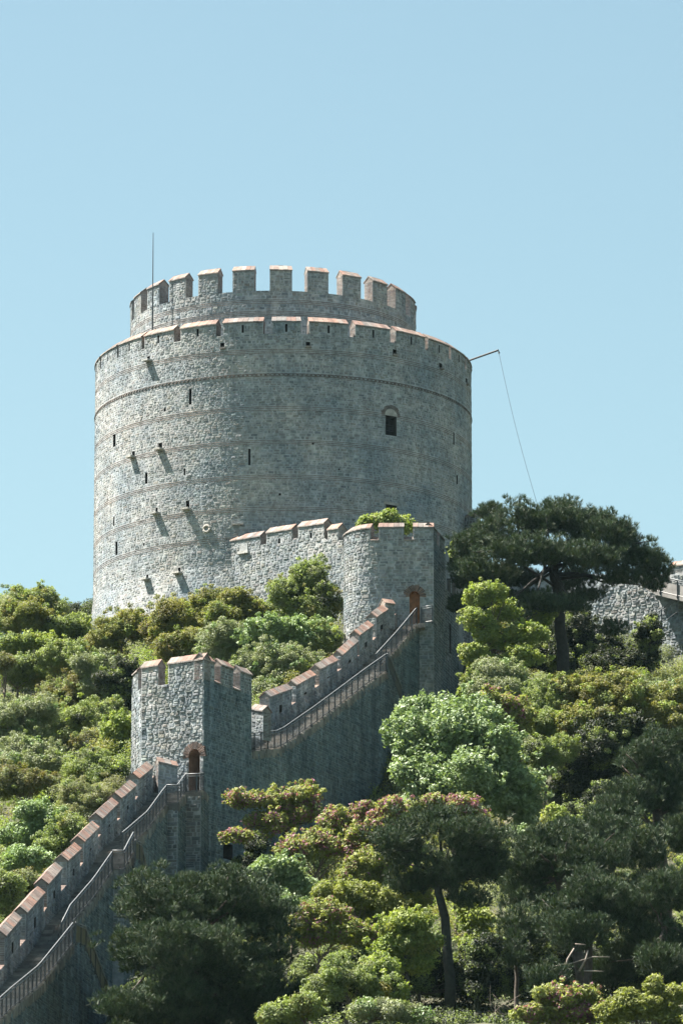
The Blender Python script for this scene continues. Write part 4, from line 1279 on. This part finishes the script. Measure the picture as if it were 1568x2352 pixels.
# ------------------------------------------------------------------ right-hand slope: pines
BARKP = (.075, .06, .05)
plant('pine', 'umbrella_pine', 'tree', 'large umbrella pine with flat spreading crown against the sky, right of the gate tower', 319,
      [(1235, 1205, 85, 52), (1130, 1235, 75, 52, 1), (1335, 1215, 60, 48, 0), (1410, 1245, 62, 52, -1), (1475, 1290, 50, 50, -1), (1515, 1315, 28, 42), (1215, 1275, 120, 40, -3), (1360, 1290, 80, 40, -2),
       (1075, 1285, 48, 48, 1), (1430, 1335, 62, 26, -1), (1120, 1320, 70, 36, -1), (1190, 1335, 45, 25, 1), (1320, 1335, 50, 22, 1), (1080, 1345, 36, 30, 0), (1495, 1350, 36, 22), (1130, 1185, 36, 24, 2), (1290, 1180, 40, 26, 2), (1380, 1200, 36, 30, 2), (1120, 1395, 58, 32, -1), (1200, 1382, 60, 24, 1), (1340, 1372, 60, 22, 1), (1405, 1452, 34, 18, 0), (1100, 1440, 44, 26, -2), (1060, 1395, 34, 26, 0), (1250, 1392, 60, 24, -3), (1310, 1400, 50, 22, -2), (1170, 1418, 46, 20, -3)],
      base=(1292, 1560), trunk=.33, bark=(.025, .024, .022), limbs=30, trunkpts=[(1293, 1500), (1285, 1440), (1287, 1385), (1272, 1330), (1262, 1265)], cover=1.2, dens=1.1, rc=.7)
plant('pine', 'pine_tree', 'tree', 'big rounded dark pine in front of the lower stair wall, bottom left', 252,
      [(450, 2080, 160, 85), (350, 2100, 80, 70, 2), (560, 2100, 95, 90, 1), (620, 2160, 65, 95, 1), (300, 2190, 70, 60, -1), (420, 2190, 110, 80, -3), (520, 2230, 120, 80, -1), (290, 2320, 60, 45, -4), (400, 2300, 90, 60, -3), (640, 2300, 70, 50, 1), (560, 2320, 90, 50, 0), (330, 2350, 70, 40, -3), (460, 2360, 100, 40, -1), (620, 2370, 80, 40, 1)],
      base=(500, 2400), trunk=.3, bark=BARKP, limbs=30, cover=1.2)
plant('pine', 'pine_tree', 'tree', 'dark pine with tall bare ivy-clad trunk in the lower middle', 262,
      [(985, 1895, 85, 42), (905, 1930, 62, 46, -1), (1080, 1925, 85, 58, -1), (1130, 1950, 36, 46, 0), (930, 1960, 70, 50, 1), (1030, 2010, 105, 55, 0), (1110, 1990, 50, 65, 0), (940, 2040, 55, 40, 1), (1075, 2070, 60, 35, 0)],
      base=(1032, 2340), trunk=.24, bark=(.022, .024, .018), limbs=20, gappy=.42, rc=.6, trunkpts=[(1034, 2260), (1026, 2180), (1022, 2110), (1006, 2050), (1012, 1985)])
plant('pine', 'pine_tree', 'tree', 'tall dense pine at the right edge below the bronze bushes', 273,
      [(1500, 1760, 75, 65), (1540, 1830, 80, 70), (1450, 1840, 70, 50, -1), (1540, 1720, 50, 40, 1), (1420, 1870, 50, 35, -2), (1560, 1930, 50, 60, -2)],
      base=(1540, 2150), trunk=.3, bark=BARKP, limbs=16)
plant('pine', 'pine_tree', 'tree', 'broad layered pine filling the right side, second from the right edge', 264,
      [(1270, 1945, 90, 45), (1380, 1920, 100, 50, 1), (1220, 1990, 60, 60), (1340, 1985, 110, 60, -1), (1470, 1960, 80, 60, 0), (1200, 2060, 52, 60, 0), (1480, 2060, 60, 60, 1)],
      base=(1350, 2270), trunk=.28, bark=BARKP, limbs=20)
plant('pine', 'pine_tree', 'tree', 'rounded pine in the lower right with pale broken limbs below its crown', 256,
      [(1360, 2070, 95, 62), (1290, 2120, 60, 60, 1), (1420, 2100, 60, 50, 0), (1250, 2160, 40, 50, 2), (1330, 2150, 80, 50, -1)],
      base=(1330, 2290), trunk=.2, bark=(.06, .05, .045), limbs=18)
plant('pine', 'pine_tree', 'tree', 'pine at the right edge with drooping light tips over the bottom bushes', 255,
      [(1530, 2060, 65, 70), (1500, 2150, 75, 60, 1), (1555, 2170, 55, 50), (1510, 2215, 45, 45, -2), (1440, 2190, 60, 50, 3), (1400, 2240, 60, 40, 4), (1545, 2250, 50, 40, 2)],
      base=(1500, 2330), trunk=.2, bark=BARKP, limbs=14)
plant('pine', 'young_pine', 'tree', 'small drooping young pine at the foot of the broken limbs', 249, [(1258, 2262, 48, 48), (1290, 2290, 35, 30)], base=(1260, 2330), trunk=.1, bark=BARKP, rc=.5)
plant('pine', 'young_pine', 'tree', 'drooping pine bough mass left of the lower right pines, beside the ivy trunk', 258, [(1185, 2140, 42, 55), (1175, 2190, 36, 48, -1)], base=(1190, 2300), trunk=.1, bark=BARKP, rc=.5)
# ------------------------------------------------------------------ right-hand slope: broadleaves
plant('silver', 'plane_tree', 'tree', 'large silvery green broadleaf tree standing before the shaded upper stair wall', 292,
      [(1020, 1685, 95, 85), (1100, 1720, 105, 85, -1), (965, 1640, 52, 52, 1), (1165, 1800, 90, 78, -1), (980, 1780, 70, 66, -1), (1070, 1810, 110, 78, -2), (1205, 1860, 58, 56, 0), (960, 1850, 52, 36, 0), (1090, 1645, 55, 40, 1), (945, 1720, 46, 46, 0)],
      base=(1090, 1935), trunk=.3, limbs=22, cover=1.15, gappy=.25, dens=.95)
plant('bright', 'broadleaf_tree', 'tree', 'bright yellow-green sunlit tree growing under and before the umbrella pine', 314,
      [(1110, 1370, 45, 38), (1085, 1420, 34, 32, -1), (1160, 1410, 34, 28, 1), (1130, 1470, 50, 32), (1200, 1465, 48, 32), (1185, 1515, 60, 28, -1), (1095, 1515, 40, 30, -1), (1040, 1290, 16, 40, 12), (1235, 1425, 40, 34, 3), (1090, 1560, 40, 26)],
      base=(1160, 1600), trunk=.16, limbs=18, gappy=.4, rc=.4)
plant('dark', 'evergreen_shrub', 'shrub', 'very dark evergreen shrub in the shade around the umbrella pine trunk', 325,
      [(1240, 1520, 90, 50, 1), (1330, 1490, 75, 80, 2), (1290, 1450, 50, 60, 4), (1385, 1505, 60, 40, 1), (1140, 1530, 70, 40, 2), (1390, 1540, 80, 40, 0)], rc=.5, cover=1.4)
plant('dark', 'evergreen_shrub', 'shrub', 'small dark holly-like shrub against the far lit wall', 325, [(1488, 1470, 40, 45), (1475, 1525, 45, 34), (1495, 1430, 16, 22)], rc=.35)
plant('olive', 'olive_shrub', 'shrub', 'grey-green loose shrub right of the gate tower foot', 310, [(1150, 1555, 62, 48), (1120, 1590, 60, 40, -1), (1190, 1590, 60, 45, 0)])
plant('bright', 'low_shrub', 'shrub', 'tiny bright green shrub at the gate tower foot', 315, [(1078, 1592, 22, 18)], rc=.25)
plant('green', 'dense_shrub', 'shrub', 'tall green shrub mass below the umbrella pine', 304, [(1270, 1610, 70, 60), (1240, 1680, 60, 60, -1), (1300, 1680, 60, 70, -1), (1220, 1750, 50, 50, -2)], cover=1.3)
plant('bronze', 'bronze_shrub', 'shrub', 'yellow-bronze tall shrub right of centre below the far lit wall', 303, [(1350, 1590, 62, 48), (1400, 1620, 65, 60, -1), (1330, 1660, 45, 50, -2), (1440, 1590, 50, 50)], cover=1.3)
plant('dark', 'dense_shrub', 'shrub', 'deep green shrub in shade between the silvery tree and the right pines', 300, [(1370, 1730, 90, 80), (1430, 1700, 70, 70, 1), (1330, 1810, 70, 70, 0), (1390, 1830, 70, 60, 0)], cover=1.5, rc=.55)
plant('olive', 'olive_shrub', 'shrub', 'pale olive shrub below the far lit wall at right', 308, [(1470, 1600, 50, 40), (1530, 1590, 50, 30, 1)])
plant('bronze', 'bronze_shrub', 'shrub', 'rusty bronze shrub at the right edge above the pines', 303, [(1530, 1620, 55, 55), (1500, 1650, 45, 45, -1), (1560, 1680, 40, 50, -1)])
plant('rust', 'bronze_shrub', 'shrub', 'small rust tipped shrub in front of the tall green shrub mass', 300, [(1395, 1645, 25, 25), (1300, 1680, 22, 30, 1)], rc=.35)
plant('green', 'creeper_shrub', 'shrub', 'yellow-green leafy shrub hanging over the dark hollow beside the silvery tree', 298, [(1250, 1745, 50, 45), (1215, 1790, 35, 40), (1290, 1730, 40, 35)])
plant('redbud', 'redbud_tree', 'tree', 'half hidden redbud with purple patch behind the silvery tree', 301, [(1150, 1620, 55, 40), (1185, 1660, 45, 45)], mag=.4, trunk=.09)
plant('bright', 'leafy_shrub', 'shrub', 'bright green leafy shrub at the foot of the silvery tree', 282, [(1295, 1905, 40, 32), (1270, 1880, 30, 22)], rc=.35)
plant('light', 'variegated_shrub', 'shrub', 'small pale variegated shrub left of the bright one at the silvery tree foot', 281, [(1190, 1915, 30, 18), (1240, 1925, 35, 18)], rc=.3)
plant('dark', 'evergreen_shrub', 'shrub', 'dark undergrowth shrub in the hollow above the right pines', 284, [(1340, 1880, 70, 50, 4), (1420, 1850, 60, 60, 6)], rc=.5)
BR = (.13, .10, .085)
plant('redbud', 'redbud_tree', 'tree', 'redbud with magenta blossom standing before the shaded square tower wall', 285,
      [(690, 1830, 60, 32), (620, 1845, 45, 30), (550, 1840, 45, 25), (640, 1890, 60, 30), (700, 1870, 50, 28), (545, 1925, 40, 15, -1), (585, 1890, 28, 20)], base=(590, 2000), mag=.42, trunk=.09, bark=(.06, .05, .045), gappy=.3, limbs=22, cover=1.0, rc=.38)
plant('dark', 'ivy_bush', 'bush', 'dark ivy bush beside the doorway at the base of the square tower', 287, [(585, 1955, 30, 40), (575, 1990, 35, 25)], rc=.35)
plant('redbud', 'redbud_tree', 'tree', 'wide redbud with pink flecks in the middle, left of the dark trunked pine', 278,
      [(720, 1940, 90, 32), (780, 1900, 60, 38, 1), (820, 1950, 60, 40), (690, 1960, 60, 22, -1)], base=(735, 2060), mag=.4, trunk=.08, bark=BR, gappy=.2, limbs=18, rc=.38)
plant('redbud', 'redbud_tree', 'tree', 'redbud with strong pink blossom tucked behind the dark trunked pine, left side', 276, [(880, 1870, 55, 38), (850, 1920, 50, 45), (900, 1920, 50, 40)], base=(880, 2060), mag=.5, trunk=.08, bark=BR, rc=.38)
plant('redbud', 'redbud_tree', 'tree', 'pink blossoming redbud crown rising behind the top of the dark trunked pine', 279, [(1040, 1860, 75, 36), (1090, 1885, 40, 28), (985, 1850, 40, 26)], base=(1050, 2010), mag=.6, trunk=.08, bark=BR, rc=.38)
plant('yellow', 'redbud_tree', 'tree', 'yellowish sparse redbud left of the dark pine trunk, with bare twigs', 271, [(860, 1990, 70, 45), (920, 2030, 60, 45), (830, 2030, 40, 30), (960, 2060, 40, 40)], base=(915, 2130), mag=.12, trunk=.07, bark=BR, gappy=.3, limbs=22)
plant('silver', 'fig_tree', 'tree', 'small glossy blue-green tree right of the big dark pine', 271, [(640, 2005, 62, 42), (690, 2040, 40, 36), (630, 2060, 50, 40)], base=(650, 2120), trunk=.09, rc=.42)
plant('light', 'fig_tree', 'tree', 'narrow light green bush between the big dark pine and the yellow redbud', 266, [(670, 2090, 30, 40)], trunk=.06, rc=.35)
plant('yellow', 'broadleaf_tree', 'tree', 'flat topped yellow-green tree in the lower middle', 263, [(800, 2055, 75, 28), (870, 2070, 70, 30), (930, 2085, 50, 28), (840, 2110, 70, 35, 1)], base=(870, 2210), trunk=.1, bark=BR, gappy=.15)
plant('yellow', 'redbud_tree', 'tree', 'golden redbud with reddish twigs right of the big dark pine', 257, [(745, 2110, 62, 40), (710, 2150, 50, 38), (790, 2145, 55, 36), (830, 2150, 35, 26)], base=(705, 2260), mag=.2, trunk=.07, bark=(.16, .12, .1), gappy=.15, limbs=18)
plant('bright', 'broadleaf_tree', 'tree', 'bright green young tree left of the dark pine trunk, low in the photo', 254, [(920, 2130, 55, 35), (900, 2180, 60, 38), (970, 2165, 40, 35), (940, 2220, 60, 30)], base=(950, 2320), trunk=.1, bark=(.05, .045, .04), gappy=.2, limbs=16)
plant('bright', 'understorey_tree', 'tree', 'green understorey tree just right of the dark pine trunk', 265, [(1095, 2180, 45, 55), (1110, 2240, 50, 50), (1075, 2110, 40, 45)], base=(1080, 2340), trunk=.14, bark=(.04, .04, .03), gappy=.25)
plant('green', 'understorey_shrub', 'shrub', 'shaded shrub under the yellow-green trees at the bottom middle', 246, [(800, 2240, 60, 40), (870, 2270, 50, 40), (740, 2290, 50, 40)], gappy=.3)
plant('green', 'low_shrub', 'shrub', 'low green shrub at the bottom beside the big dark pine', 241, [(700, 2320, 55, 30), (640, 2335, 40, 25)], gappy=.2)
plant('olive', 'low_shrub', 'shrub', 'low pale shrub on bare soil at the bottom middle', 241, [(850, 2325, 60, 26), (930, 2330, 45, 24)], gappy=.3)
plant('redbud', 'redbud_tree', 'tree', 'yellow-green redbud with purple blossoms at the bottom right', 241, [(1285, 2300, 55, 30), (1340, 2295, 36, 34), (1225, 2335, 50, 24), (1255, 2290, 30, 22), (1320, 2335, 70, 28), (1375, 2325, 30, 24)], base=(1290, 2420), mag=.4, trunk=.06, bark=BR, rc=.32, gappy=.3, limbs=18)
plant('yellow', 'leafy_tree', 'tree', 'golden green leafy tree top at the bottom right corner', 240, [(1460, 2320, 65, 28), (1410, 2335, 45, 30), (1525, 2310, 40, 36), (1492, 2268, 18, 30), (1555, 2290, 24, 30), (1540, 2345, 50, 24), (1440, 2295, 28, 22)], base=(1470, 2430), trunk=.06, bark=BR, rc=.32, gappy=.3, limbs=18)
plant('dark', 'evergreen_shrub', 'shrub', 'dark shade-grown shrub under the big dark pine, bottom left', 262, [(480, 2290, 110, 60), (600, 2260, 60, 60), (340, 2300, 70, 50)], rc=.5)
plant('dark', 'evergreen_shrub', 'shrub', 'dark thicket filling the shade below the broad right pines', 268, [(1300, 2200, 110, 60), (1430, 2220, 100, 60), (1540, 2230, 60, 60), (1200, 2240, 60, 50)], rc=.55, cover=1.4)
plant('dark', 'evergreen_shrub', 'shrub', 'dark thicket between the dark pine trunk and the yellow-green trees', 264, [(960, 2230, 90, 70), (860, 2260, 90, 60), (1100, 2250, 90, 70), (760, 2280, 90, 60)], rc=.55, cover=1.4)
plant('green', 'understorey_tree', 'tree', 'shaded green tree low behind the golden redbud at the bottom', 263, [(770, 2215, 70, 40), (840, 2200, 60, 40), (720, 2240, 50, 40)], base=(800, 2400), trunk=.12, bark=(.03, .028, .025), gappy=.3, limbs=18)
plant('bright', 'understorey_tree', 'tree', 'leaning young tree with dark stems at the bottom, left of the bright green one', 250, [(870, 2240, 50, 35), (830, 2275, 45, 30), (900, 2290, 40, 30)], base=(880, 2390), trunk=.1, bark=(.03, .028, .025), gappy=.35, limbs=18)
plant('olive', 'understorey_tree', 'tree', 'grey-green thin tree at the bottom between the two dark trunks', 268, [(1000, 2260, 40, 40), (985, 2310, 40, 30), (1060, 2290, 30, 40)], base=(1000, 2390), trunk=.1, bark=(.03, .028, .025), gappy=.35)
plant('dark', 'ivy_clad_tree', 'tree', 'second dark ivy clad trunk beside the tall dark pine trunk, at the bottom', 252, [(1098, 2290, 20, 40), (1100, 2240, 24, 30), (1110, 2180, 45, 40)], base=(1092, 2370), trunk=.22, bark=(.03, .035, .02), rc=.4)
# dead wood under the lower right pine
dw = thing('dead_branches', atY(1345, 2240, 252), 'pale broken dead branches under the rounded lower right pine', 'branches')
for pts_, rd in [([(1296, 2235), (1303, 2205), (1318, 2180)], .055), ([(1270, 2222), (1310, 2215), (1360, 2200), (1400, 2200)], .03), ([(1330, 2232), (1345, 2205), (1350, 2185)], .05), ([(1340, 2232), (1385, 2233)], .03), ([(1320, 2170), (1345, 2172)], .03)]:
    mb = MB(); P_ = np.array([atY(u, v, 251.5) for u, v in pts_]); mb.tube(P_, np.linspace(rd, rd * .6, len(P_)), (.26, .22, .19), 7); mb.build('branch', M['bark'], dw, smooth=True)
dt = thing('dry_twigs', atY(1160, 2330, 242), 'tangle of bare dry twigs on the brown soil at the bottom', 'twigs')
mb = MB(); r = np.random.default_rng(77)
for i in range(16):
    a_ = atY(r.uniform(1120, 1200), r.uniform(2320, 2355), 243); b_ = a_ + np.array([r.uniform(-1, 1.3), r.uniform(-.5, .5), r.uniform(.1, 1.1)])
    mb.tube(wiggle(a_, b_, r, .12, 5), np.linspace(.016, .007, 5), (.16, .13, .11), 5)
mb.build('twig', M['bark'], dt)

# ------------------------------------------------------------------ left-hand slope
HG = 'shrubs on the slope left of the stair wall'
for kind, name, label, Y, lobes, kw in [
    ('green', 'dense_shrub', 'green bushy crown at the top left skyline', 348, [(75, 1375, 52, 28), (30, 1395, 50, 40), (110, 1400, 40, 30)], {}),
    ('bronze', 'bronze_shrub', 'yellow-bronze shrub below the skyline crown at top left', 344, [(60, 1415, 50, 38), (95, 1440, 45, 35), (20, 1440, 40, 35)], {}),
    ('green', 'dense_shrub', 'light green shrub left of the round tower foot', 344, [(170, 1440, 38, 28), (130, 1450, 50, 35), (195, 1470, 25, 30)], {}),
    ('bright', 'leafy_shrub', 'bright shrub row below the bronze one at far left', 339, [(60, 1490, 60, 30), (110, 1495, 50, 35), (20, 1500, 40, 30)], {}),
    ('bronze', 'bronze_shrub', 'bronze shrub hiding the left foot of the round tower', 336, [(280, 1440, 50, 42), (250, 1475, 40, 35), (320, 1455, 40, 40)], {}),
    ('bronze', 'bronze_shrub', 'largest bronze bush in front of the round tower, with pointed top', 334, [(410, 1415, 60, 45), (480, 1385, 38, 34), (450, 1440, 60, 50), (375, 1450, 50, 45)], {}),
    ('bronze', 'bronze_shrub', 'bronze bush peak left of the curtain wall', 333, [(545, 1385, 38, 30), (520, 1430, 60, 45), (585, 1420, 40, 40)], {}),
    ('bronze', 'bronze_shrub', 'golden lower bush beneath the largest bronze bush', 329, [(395, 1495, 55, 28), (430, 1475, 45, 28)], {}),
    ('olive', 'olive_shrub', 'grey olive shrub between the bronze bushes and the light green ones', 322, [(510, 1480, 50, 40), (560, 1490, 50, 45), (490, 1520, 45, 30)], {}),
    ('light', 'leafy_shrub', 'fresh light green shrub in the middle before the curtain wall', 320, [(640, 1465, 60, 42), (700, 1470, 50, 35), (590, 1475, 40, 40)], {}),
    ('green', 'dense_shrub', 'brownish green shrub touching the rounded side of the gate tower', 320, [(735, 1480, 42, 40), (745, 1520, 30, 35)], {}),
    ('olive', 'olive_shrub', 'wide grey-green shrub above the upper stair merlons', 314, [(620, 1545, 65, 45), (680, 1530, 50, 40), (580, 1570, 40, 45), (610, 1600, 40, 40, -2)], {}),
    ('green', 'dense_shrub', 'green shrub with an orange dead patch at the left edge', 334, [(40, 1545, 50, 35), (80, 1560, 45, 30)], {}),
    ('rust', 'bronze_shrub', 'small orange-brown dying shrub at the left edge', 331, [(12, 1530, 22, 28)], {}),
    ('green', 'leafy_shrub', 'mid green shrub left of the square tower top', 331, [(130, 1525, 50, 32), (180, 1520, 40, 35)], {}),
    ('rust', 'bronze_shrub', 'dull brown-green shrub in the middle of the left slope', 326, [(170, 1600, 60, 38), (210, 1580, 45, 35), (130, 1630, 45, 35)], {}),
    ('olive', 'dense_shrub', 'dark speckled shrub above the square tower left corner', 325, [(225, 1545, 45, 35), (240, 1580, 40, 35)], {}),
    ('dark', 'evergreen_shrub', 'deep green shrub behind the left side of the square tower', 320, [(275, 1560, 35, 45), (290, 1610, 30, 50)], {}),
    ('green', 'dense_shrub', 'broad deep green shrub on the left slope', 318, [(190, 1660, 75, 45), (140, 1690, 50, 40), (240, 1670, 45, 40)], {}),
    ('olive', 'olive_shrub', 'shadowy olive shrub at the left edge, half way up', 314, [(30, 1660, 50, 45), (60, 1700, 50, 35), (90, 1640, 40, 35)], {}),
    ('bright', 'leafy_shrub', 'fresh green shrub pressed against the lit face of the square tower', 310, [(275, 1690, 35, 42), (265, 1740, 40, 35)], {}),
    ('rust', 'bronze_shrub', 'small brown shrub amid the green ones left of the square tower', 313, [(190, 1715, 40, 24)], {}),
    ('olive', 'olive_shrub', 'pale speckled shrub at the left edge below the shadowy one', 307, [(40, 1745, 55, 40), (100, 1755, 45, 40)], {}),
    ('green', 'dense_shrub', 'rounded green shrub left of the arched doorway', 304, [(190, 1770, 50, 40), (240, 1790, 45, 40), (280, 1800, 30, 40)], {}),
    ('rust', 'bronze_shrub', 'olive-brown shrub with a bare pale branch at the left edge', 301, [(60, 1800, 55, 26), (20, 1810, 40, 30)], {}),
    ('twig', 'twiggy_shrub', 'grey shrub with many bare twigs beside the lower stair merlons', 297, [(210, 1850, 55, 45), (170, 1880, 50, 40), (240, 1840, 35, 45)], {'gappy': .45, 'limbs': 34}),
    ('light', 'leafy_tree', 'light green large leaved bush above the lowest merlons', 288, [(95, 1885, 55, 40), (60, 1930, 55, 35), (120, 1930, 40, 35)], {}),
    ('green', 'dense_shrub', 'green shrub behind the middle merlons of the lower stair', 285, [(160, 1925, 45, 40), (130, 1970, 45, 40)], {}),
    ('light', 'leafy_tree', 'second light green bush lower down at the left edge', 280, [(35, 1985, 45, 38), (80, 1985, 40, 30)], {}),
    ('rust', 'bronze_shrub', 'brown-tipped bush just above the lowest merlons', 274, [(75, 2035, 38, 30), (50, 2050, 35, 28)], {}),
    ('green', 'dense_shrub', 'dark edged green bush in the lower left corner beside the merlons', 271, [(12, 2060, 30, 42), (25, 2110, 30, 30)], {}),
    ('green', 'broadleaf_tree', 'fresh green rounded tree before the curtain wall, with thin visible branches', 326, [(705, 1335, 55, 45), (735, 1390, 45, 55, -1), (665, 1380, 45, 50), (700, 1425, 55, 40)], {'base': (725, 1500), 'gappy': .28, 'limbs': 18}),
    ('bright', 'broadleaf_tree', 'yellow-green tree top peeking over the battlements of the gate tower', 329, [(890, 1200, 40, 20), (925, 1210, 24, 24), (855, 1205, 22, 14)], {'base': (890, 1330)}),
]:
    cat = 'tree' if 'tree' in name else 'shrub'
    kw.setdefault('grow', (1.08 if Y >= 328 else 1.3) if cat == 'shrub' else 1.05)
    plant(kind, name, cat, label, Y, lobes, group=HG if cat == 'shrub' else None, **kw)
plant('dark', 'distant_tree', 'tree', 'far dark evergreen crown left of the round tower foot, on the skyline', 420, [(195, 1425, 50, 38), (150, 1440, 40, 26)], trunk=.4, rc=1.2)

# ------------------------------------------------------------------ undergrowth
mb = MB(); r = np.random.default_rng(99)
P_ = np.stack([r.uniform(-24, 24, 7400), r.uniform(241, 349, 7400)], 1)
sdv = side_of(P_)
Pw = np.stack([r.uniform(-48, 52, 3600), r.uniform(205, 352, 3600)], 1)
ok = (np.abs(P_[:, 0]) < (P_[:, 1] / 12740 * 840) + 1.0) & ((sdv > 1.6) | (sdv < -1.2))
ok &= np.hypot(P_[:, 0] - TC[0], P_[:, 1] - TC[1]) > TR + 1.0
ok &= ~((P_[:, 0] > -10.5) & (P_[:, 0] < -3.5) & (P_[:, 1] > 286.5) & (P_[:, 1] < 297)) & ~((P_[:, 0] > -.8) & (P_[:, 0] < 7.8) & (P_[:, 1] > 317) & (P_[:, 1] < 331))
P_ = P_[ok]; zg = ground(P_)
for (x, y), z in zip(P_, zg):
    if (math.sin(x * .5 + 2) * math.cos(y * .31) > .6 and y < 250) and r.random() < .7: continue
    k = ['green', 'dark', 'olive', 'green', 'bronze', 'bright', 'olive', 'dark'][int((math.sin(x * .35 + y * .11) + math.sin(y * .23 - x * .5) + 2 + r.uniform(0, 2)) / 6 * 7.99)]
    tall = r.random()
    if y < 268 and x > -8 and r.random() < .45: continue
    lim = 1.7 if x < np.interp(y, WALLC[:, 1], WALLC[:, 0]) else (1.0 if y > 268 else .35)
    if y < 275 and x > -8: k = ['dark', 'dark', 'green'][r.integers(3)]  # darker leaf kinds here stand in for shade under the trees
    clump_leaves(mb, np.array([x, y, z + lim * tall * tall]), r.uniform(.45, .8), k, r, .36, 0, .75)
# low scrub on the slope round about
okw = (np.abs(Pw[:, 0]) > Pw[:, 1] / 12740 * 840 - 1) | (Pw[:, 1] < 234)
okw &= np.abs(side_of(Pw)) > 2.6
okw &= np.hypot(Pw[:, 0] - TC[0], Pw[:, 1] - TC[1]) > TR + 1.5
Pw = Pw[okw]; zw_ = ground(Pw)
for (x, y), z in zip(Pw, zw_):
    tall = r.random() if y > 236 else 0
    PAL_k = ['green', 'olive', 'dark', 'bright', 'bronze'][r.integers(5)]
    clump_leaves(mb, np.array([x, y, z + .2 + 1.2 * tall * tall]), r.uniform(.5, 1.1) if y > 236 else r.uniform(.3, .5), PAL_k, r, .2, 0, .7)
tag(mb.build('undergrowth', M['leaf']), kind='stuff')

# ================================================================== LIGHT, SKY, CAMERA
SUN_EL = math.radians(61); SUN_AZ = math.radians(-80)      # azimuth from +Y towards +X
W = bpy.data.worlds.new('World'); SC.world = W; W.use_nodes = True
nt = W.node_tree; nt.nodes.clear()
sky = nt.nodes.new('ShaderNodeTexSky'); sky.sky_type = 'NISHITA'; sky.sun_disc = False
sky.sun_elevation = SUN_EL; sky.sun_rotation = SUN_AZ
sky.altitude = 50; sky.air_density = 1.0; sky.dust_density = 1.0; sky.ozone_density = 1.5
bg = nt.nodes.new('ShaderNodeBackground'); bg.inputs['Strength'].default_value = 0.05
wo = nt.nodes.new('ShaderNodeOutputWorld')
gr = nt.nodes.new('ShaderNodeMix'); gr.data_type = 'RGBA'; gr.blend_type = 'MULTIPLY'; gr.inputs[0].default_value = 1
gr.inputs[7].default_value = (.92, .945, .735, 1)          # the photograph's cool, slightly green grade
nt.links.new(sky.outputs[0], gr.inputs[6]); nt.links.new(gr.outputs[2], bg.inputs[0]); nt.links.new(bg.outputs[0], wo.inputs[0])
sl = bpy.data.lights.new('sun', 'SUN'); sl.energy = 5.0; sl.angle = math.radians(.53); sl.color = (1.0, .93, .83)
so = bpy.data.objects.new('sun', sl); COL.objects.link(so)
sd = Vector((math.sin(SUN_AZ) * math.cos(SUN_EL), math.cos(SUN_AZ) * math.cos(SUN_EL), math.sin(SUN_EL)))
so.rotation_euler = sd.to_track_quat('Z', 'Y').to_euler(); so.location = (-60, 300, 160)
cam = bpy.data.cameras.new('camera'); co = bpy.data.objects.new('camera', cam); COL.objects.link(co)
cam.sensor_fit = 'HORIZONTAL'; cam.sensor_width = 36
cam.lens = 36 * F / 1568
co.location = CAM; co.rotation_euler = (math.pi / 2 + PITCH, 0, 0)
cam.clip_start = 1; cam.clip_end = 6000
SC.camera = co
SC.view_settings.view_transform = 'Standard'; SC.view_settings.look = 'None'
SC.view_settings.exposure = 2.2; SC.view_settings.gamma = 1
SC.render.engine = 'CYCLES'
SC.cycles.max_bounces = 6; SC.cycles.transparent_max_bounces = 8
SC.cycles.use_adaptive_sampling = True; SC.cycles.adaptive_threshold = 0.015
SC.cycles.use_denoising = True
SC.cycles.denoiser = 'OPENIMAGEDENOISE'; SC.cycles.denoising_input_passes = 'RGB_ALBEDO_NORMAL'; SC.cycles.denoising_prefilter = 'ACCURATE'

# thin haze added to lift the darks towards teal: one closed box of even density round camera and scene
hm = bpy.data.materials.new('thin_haze'); hm.use_nodes = True
hn = hm.node_tree; hn.nodes.clear()
ho = hn.nodes.new('ShaderNodeOutputMaterial'); hv = hn.nodes.new('ShaderNodeVolumePrincipled')
hv.inputs['Color'].default_value = (.55, .85, 1.0, 1); hv.inputs['Density'].default_value = 0.00002; hv.inputs['Anisotropy'].default_value = .2
hn.links.new(hv.outputs[0], ho.inputs['Volume'])
mb = MB(); mb.box((-960, -310, -45), (1920, 0, 0), (0, 2850, 0), (0, 0, 165), (1, 1, 1))
tag(mb.build('haze', hm), kind='stuff')
SC.cycles.volume_bounces = 0
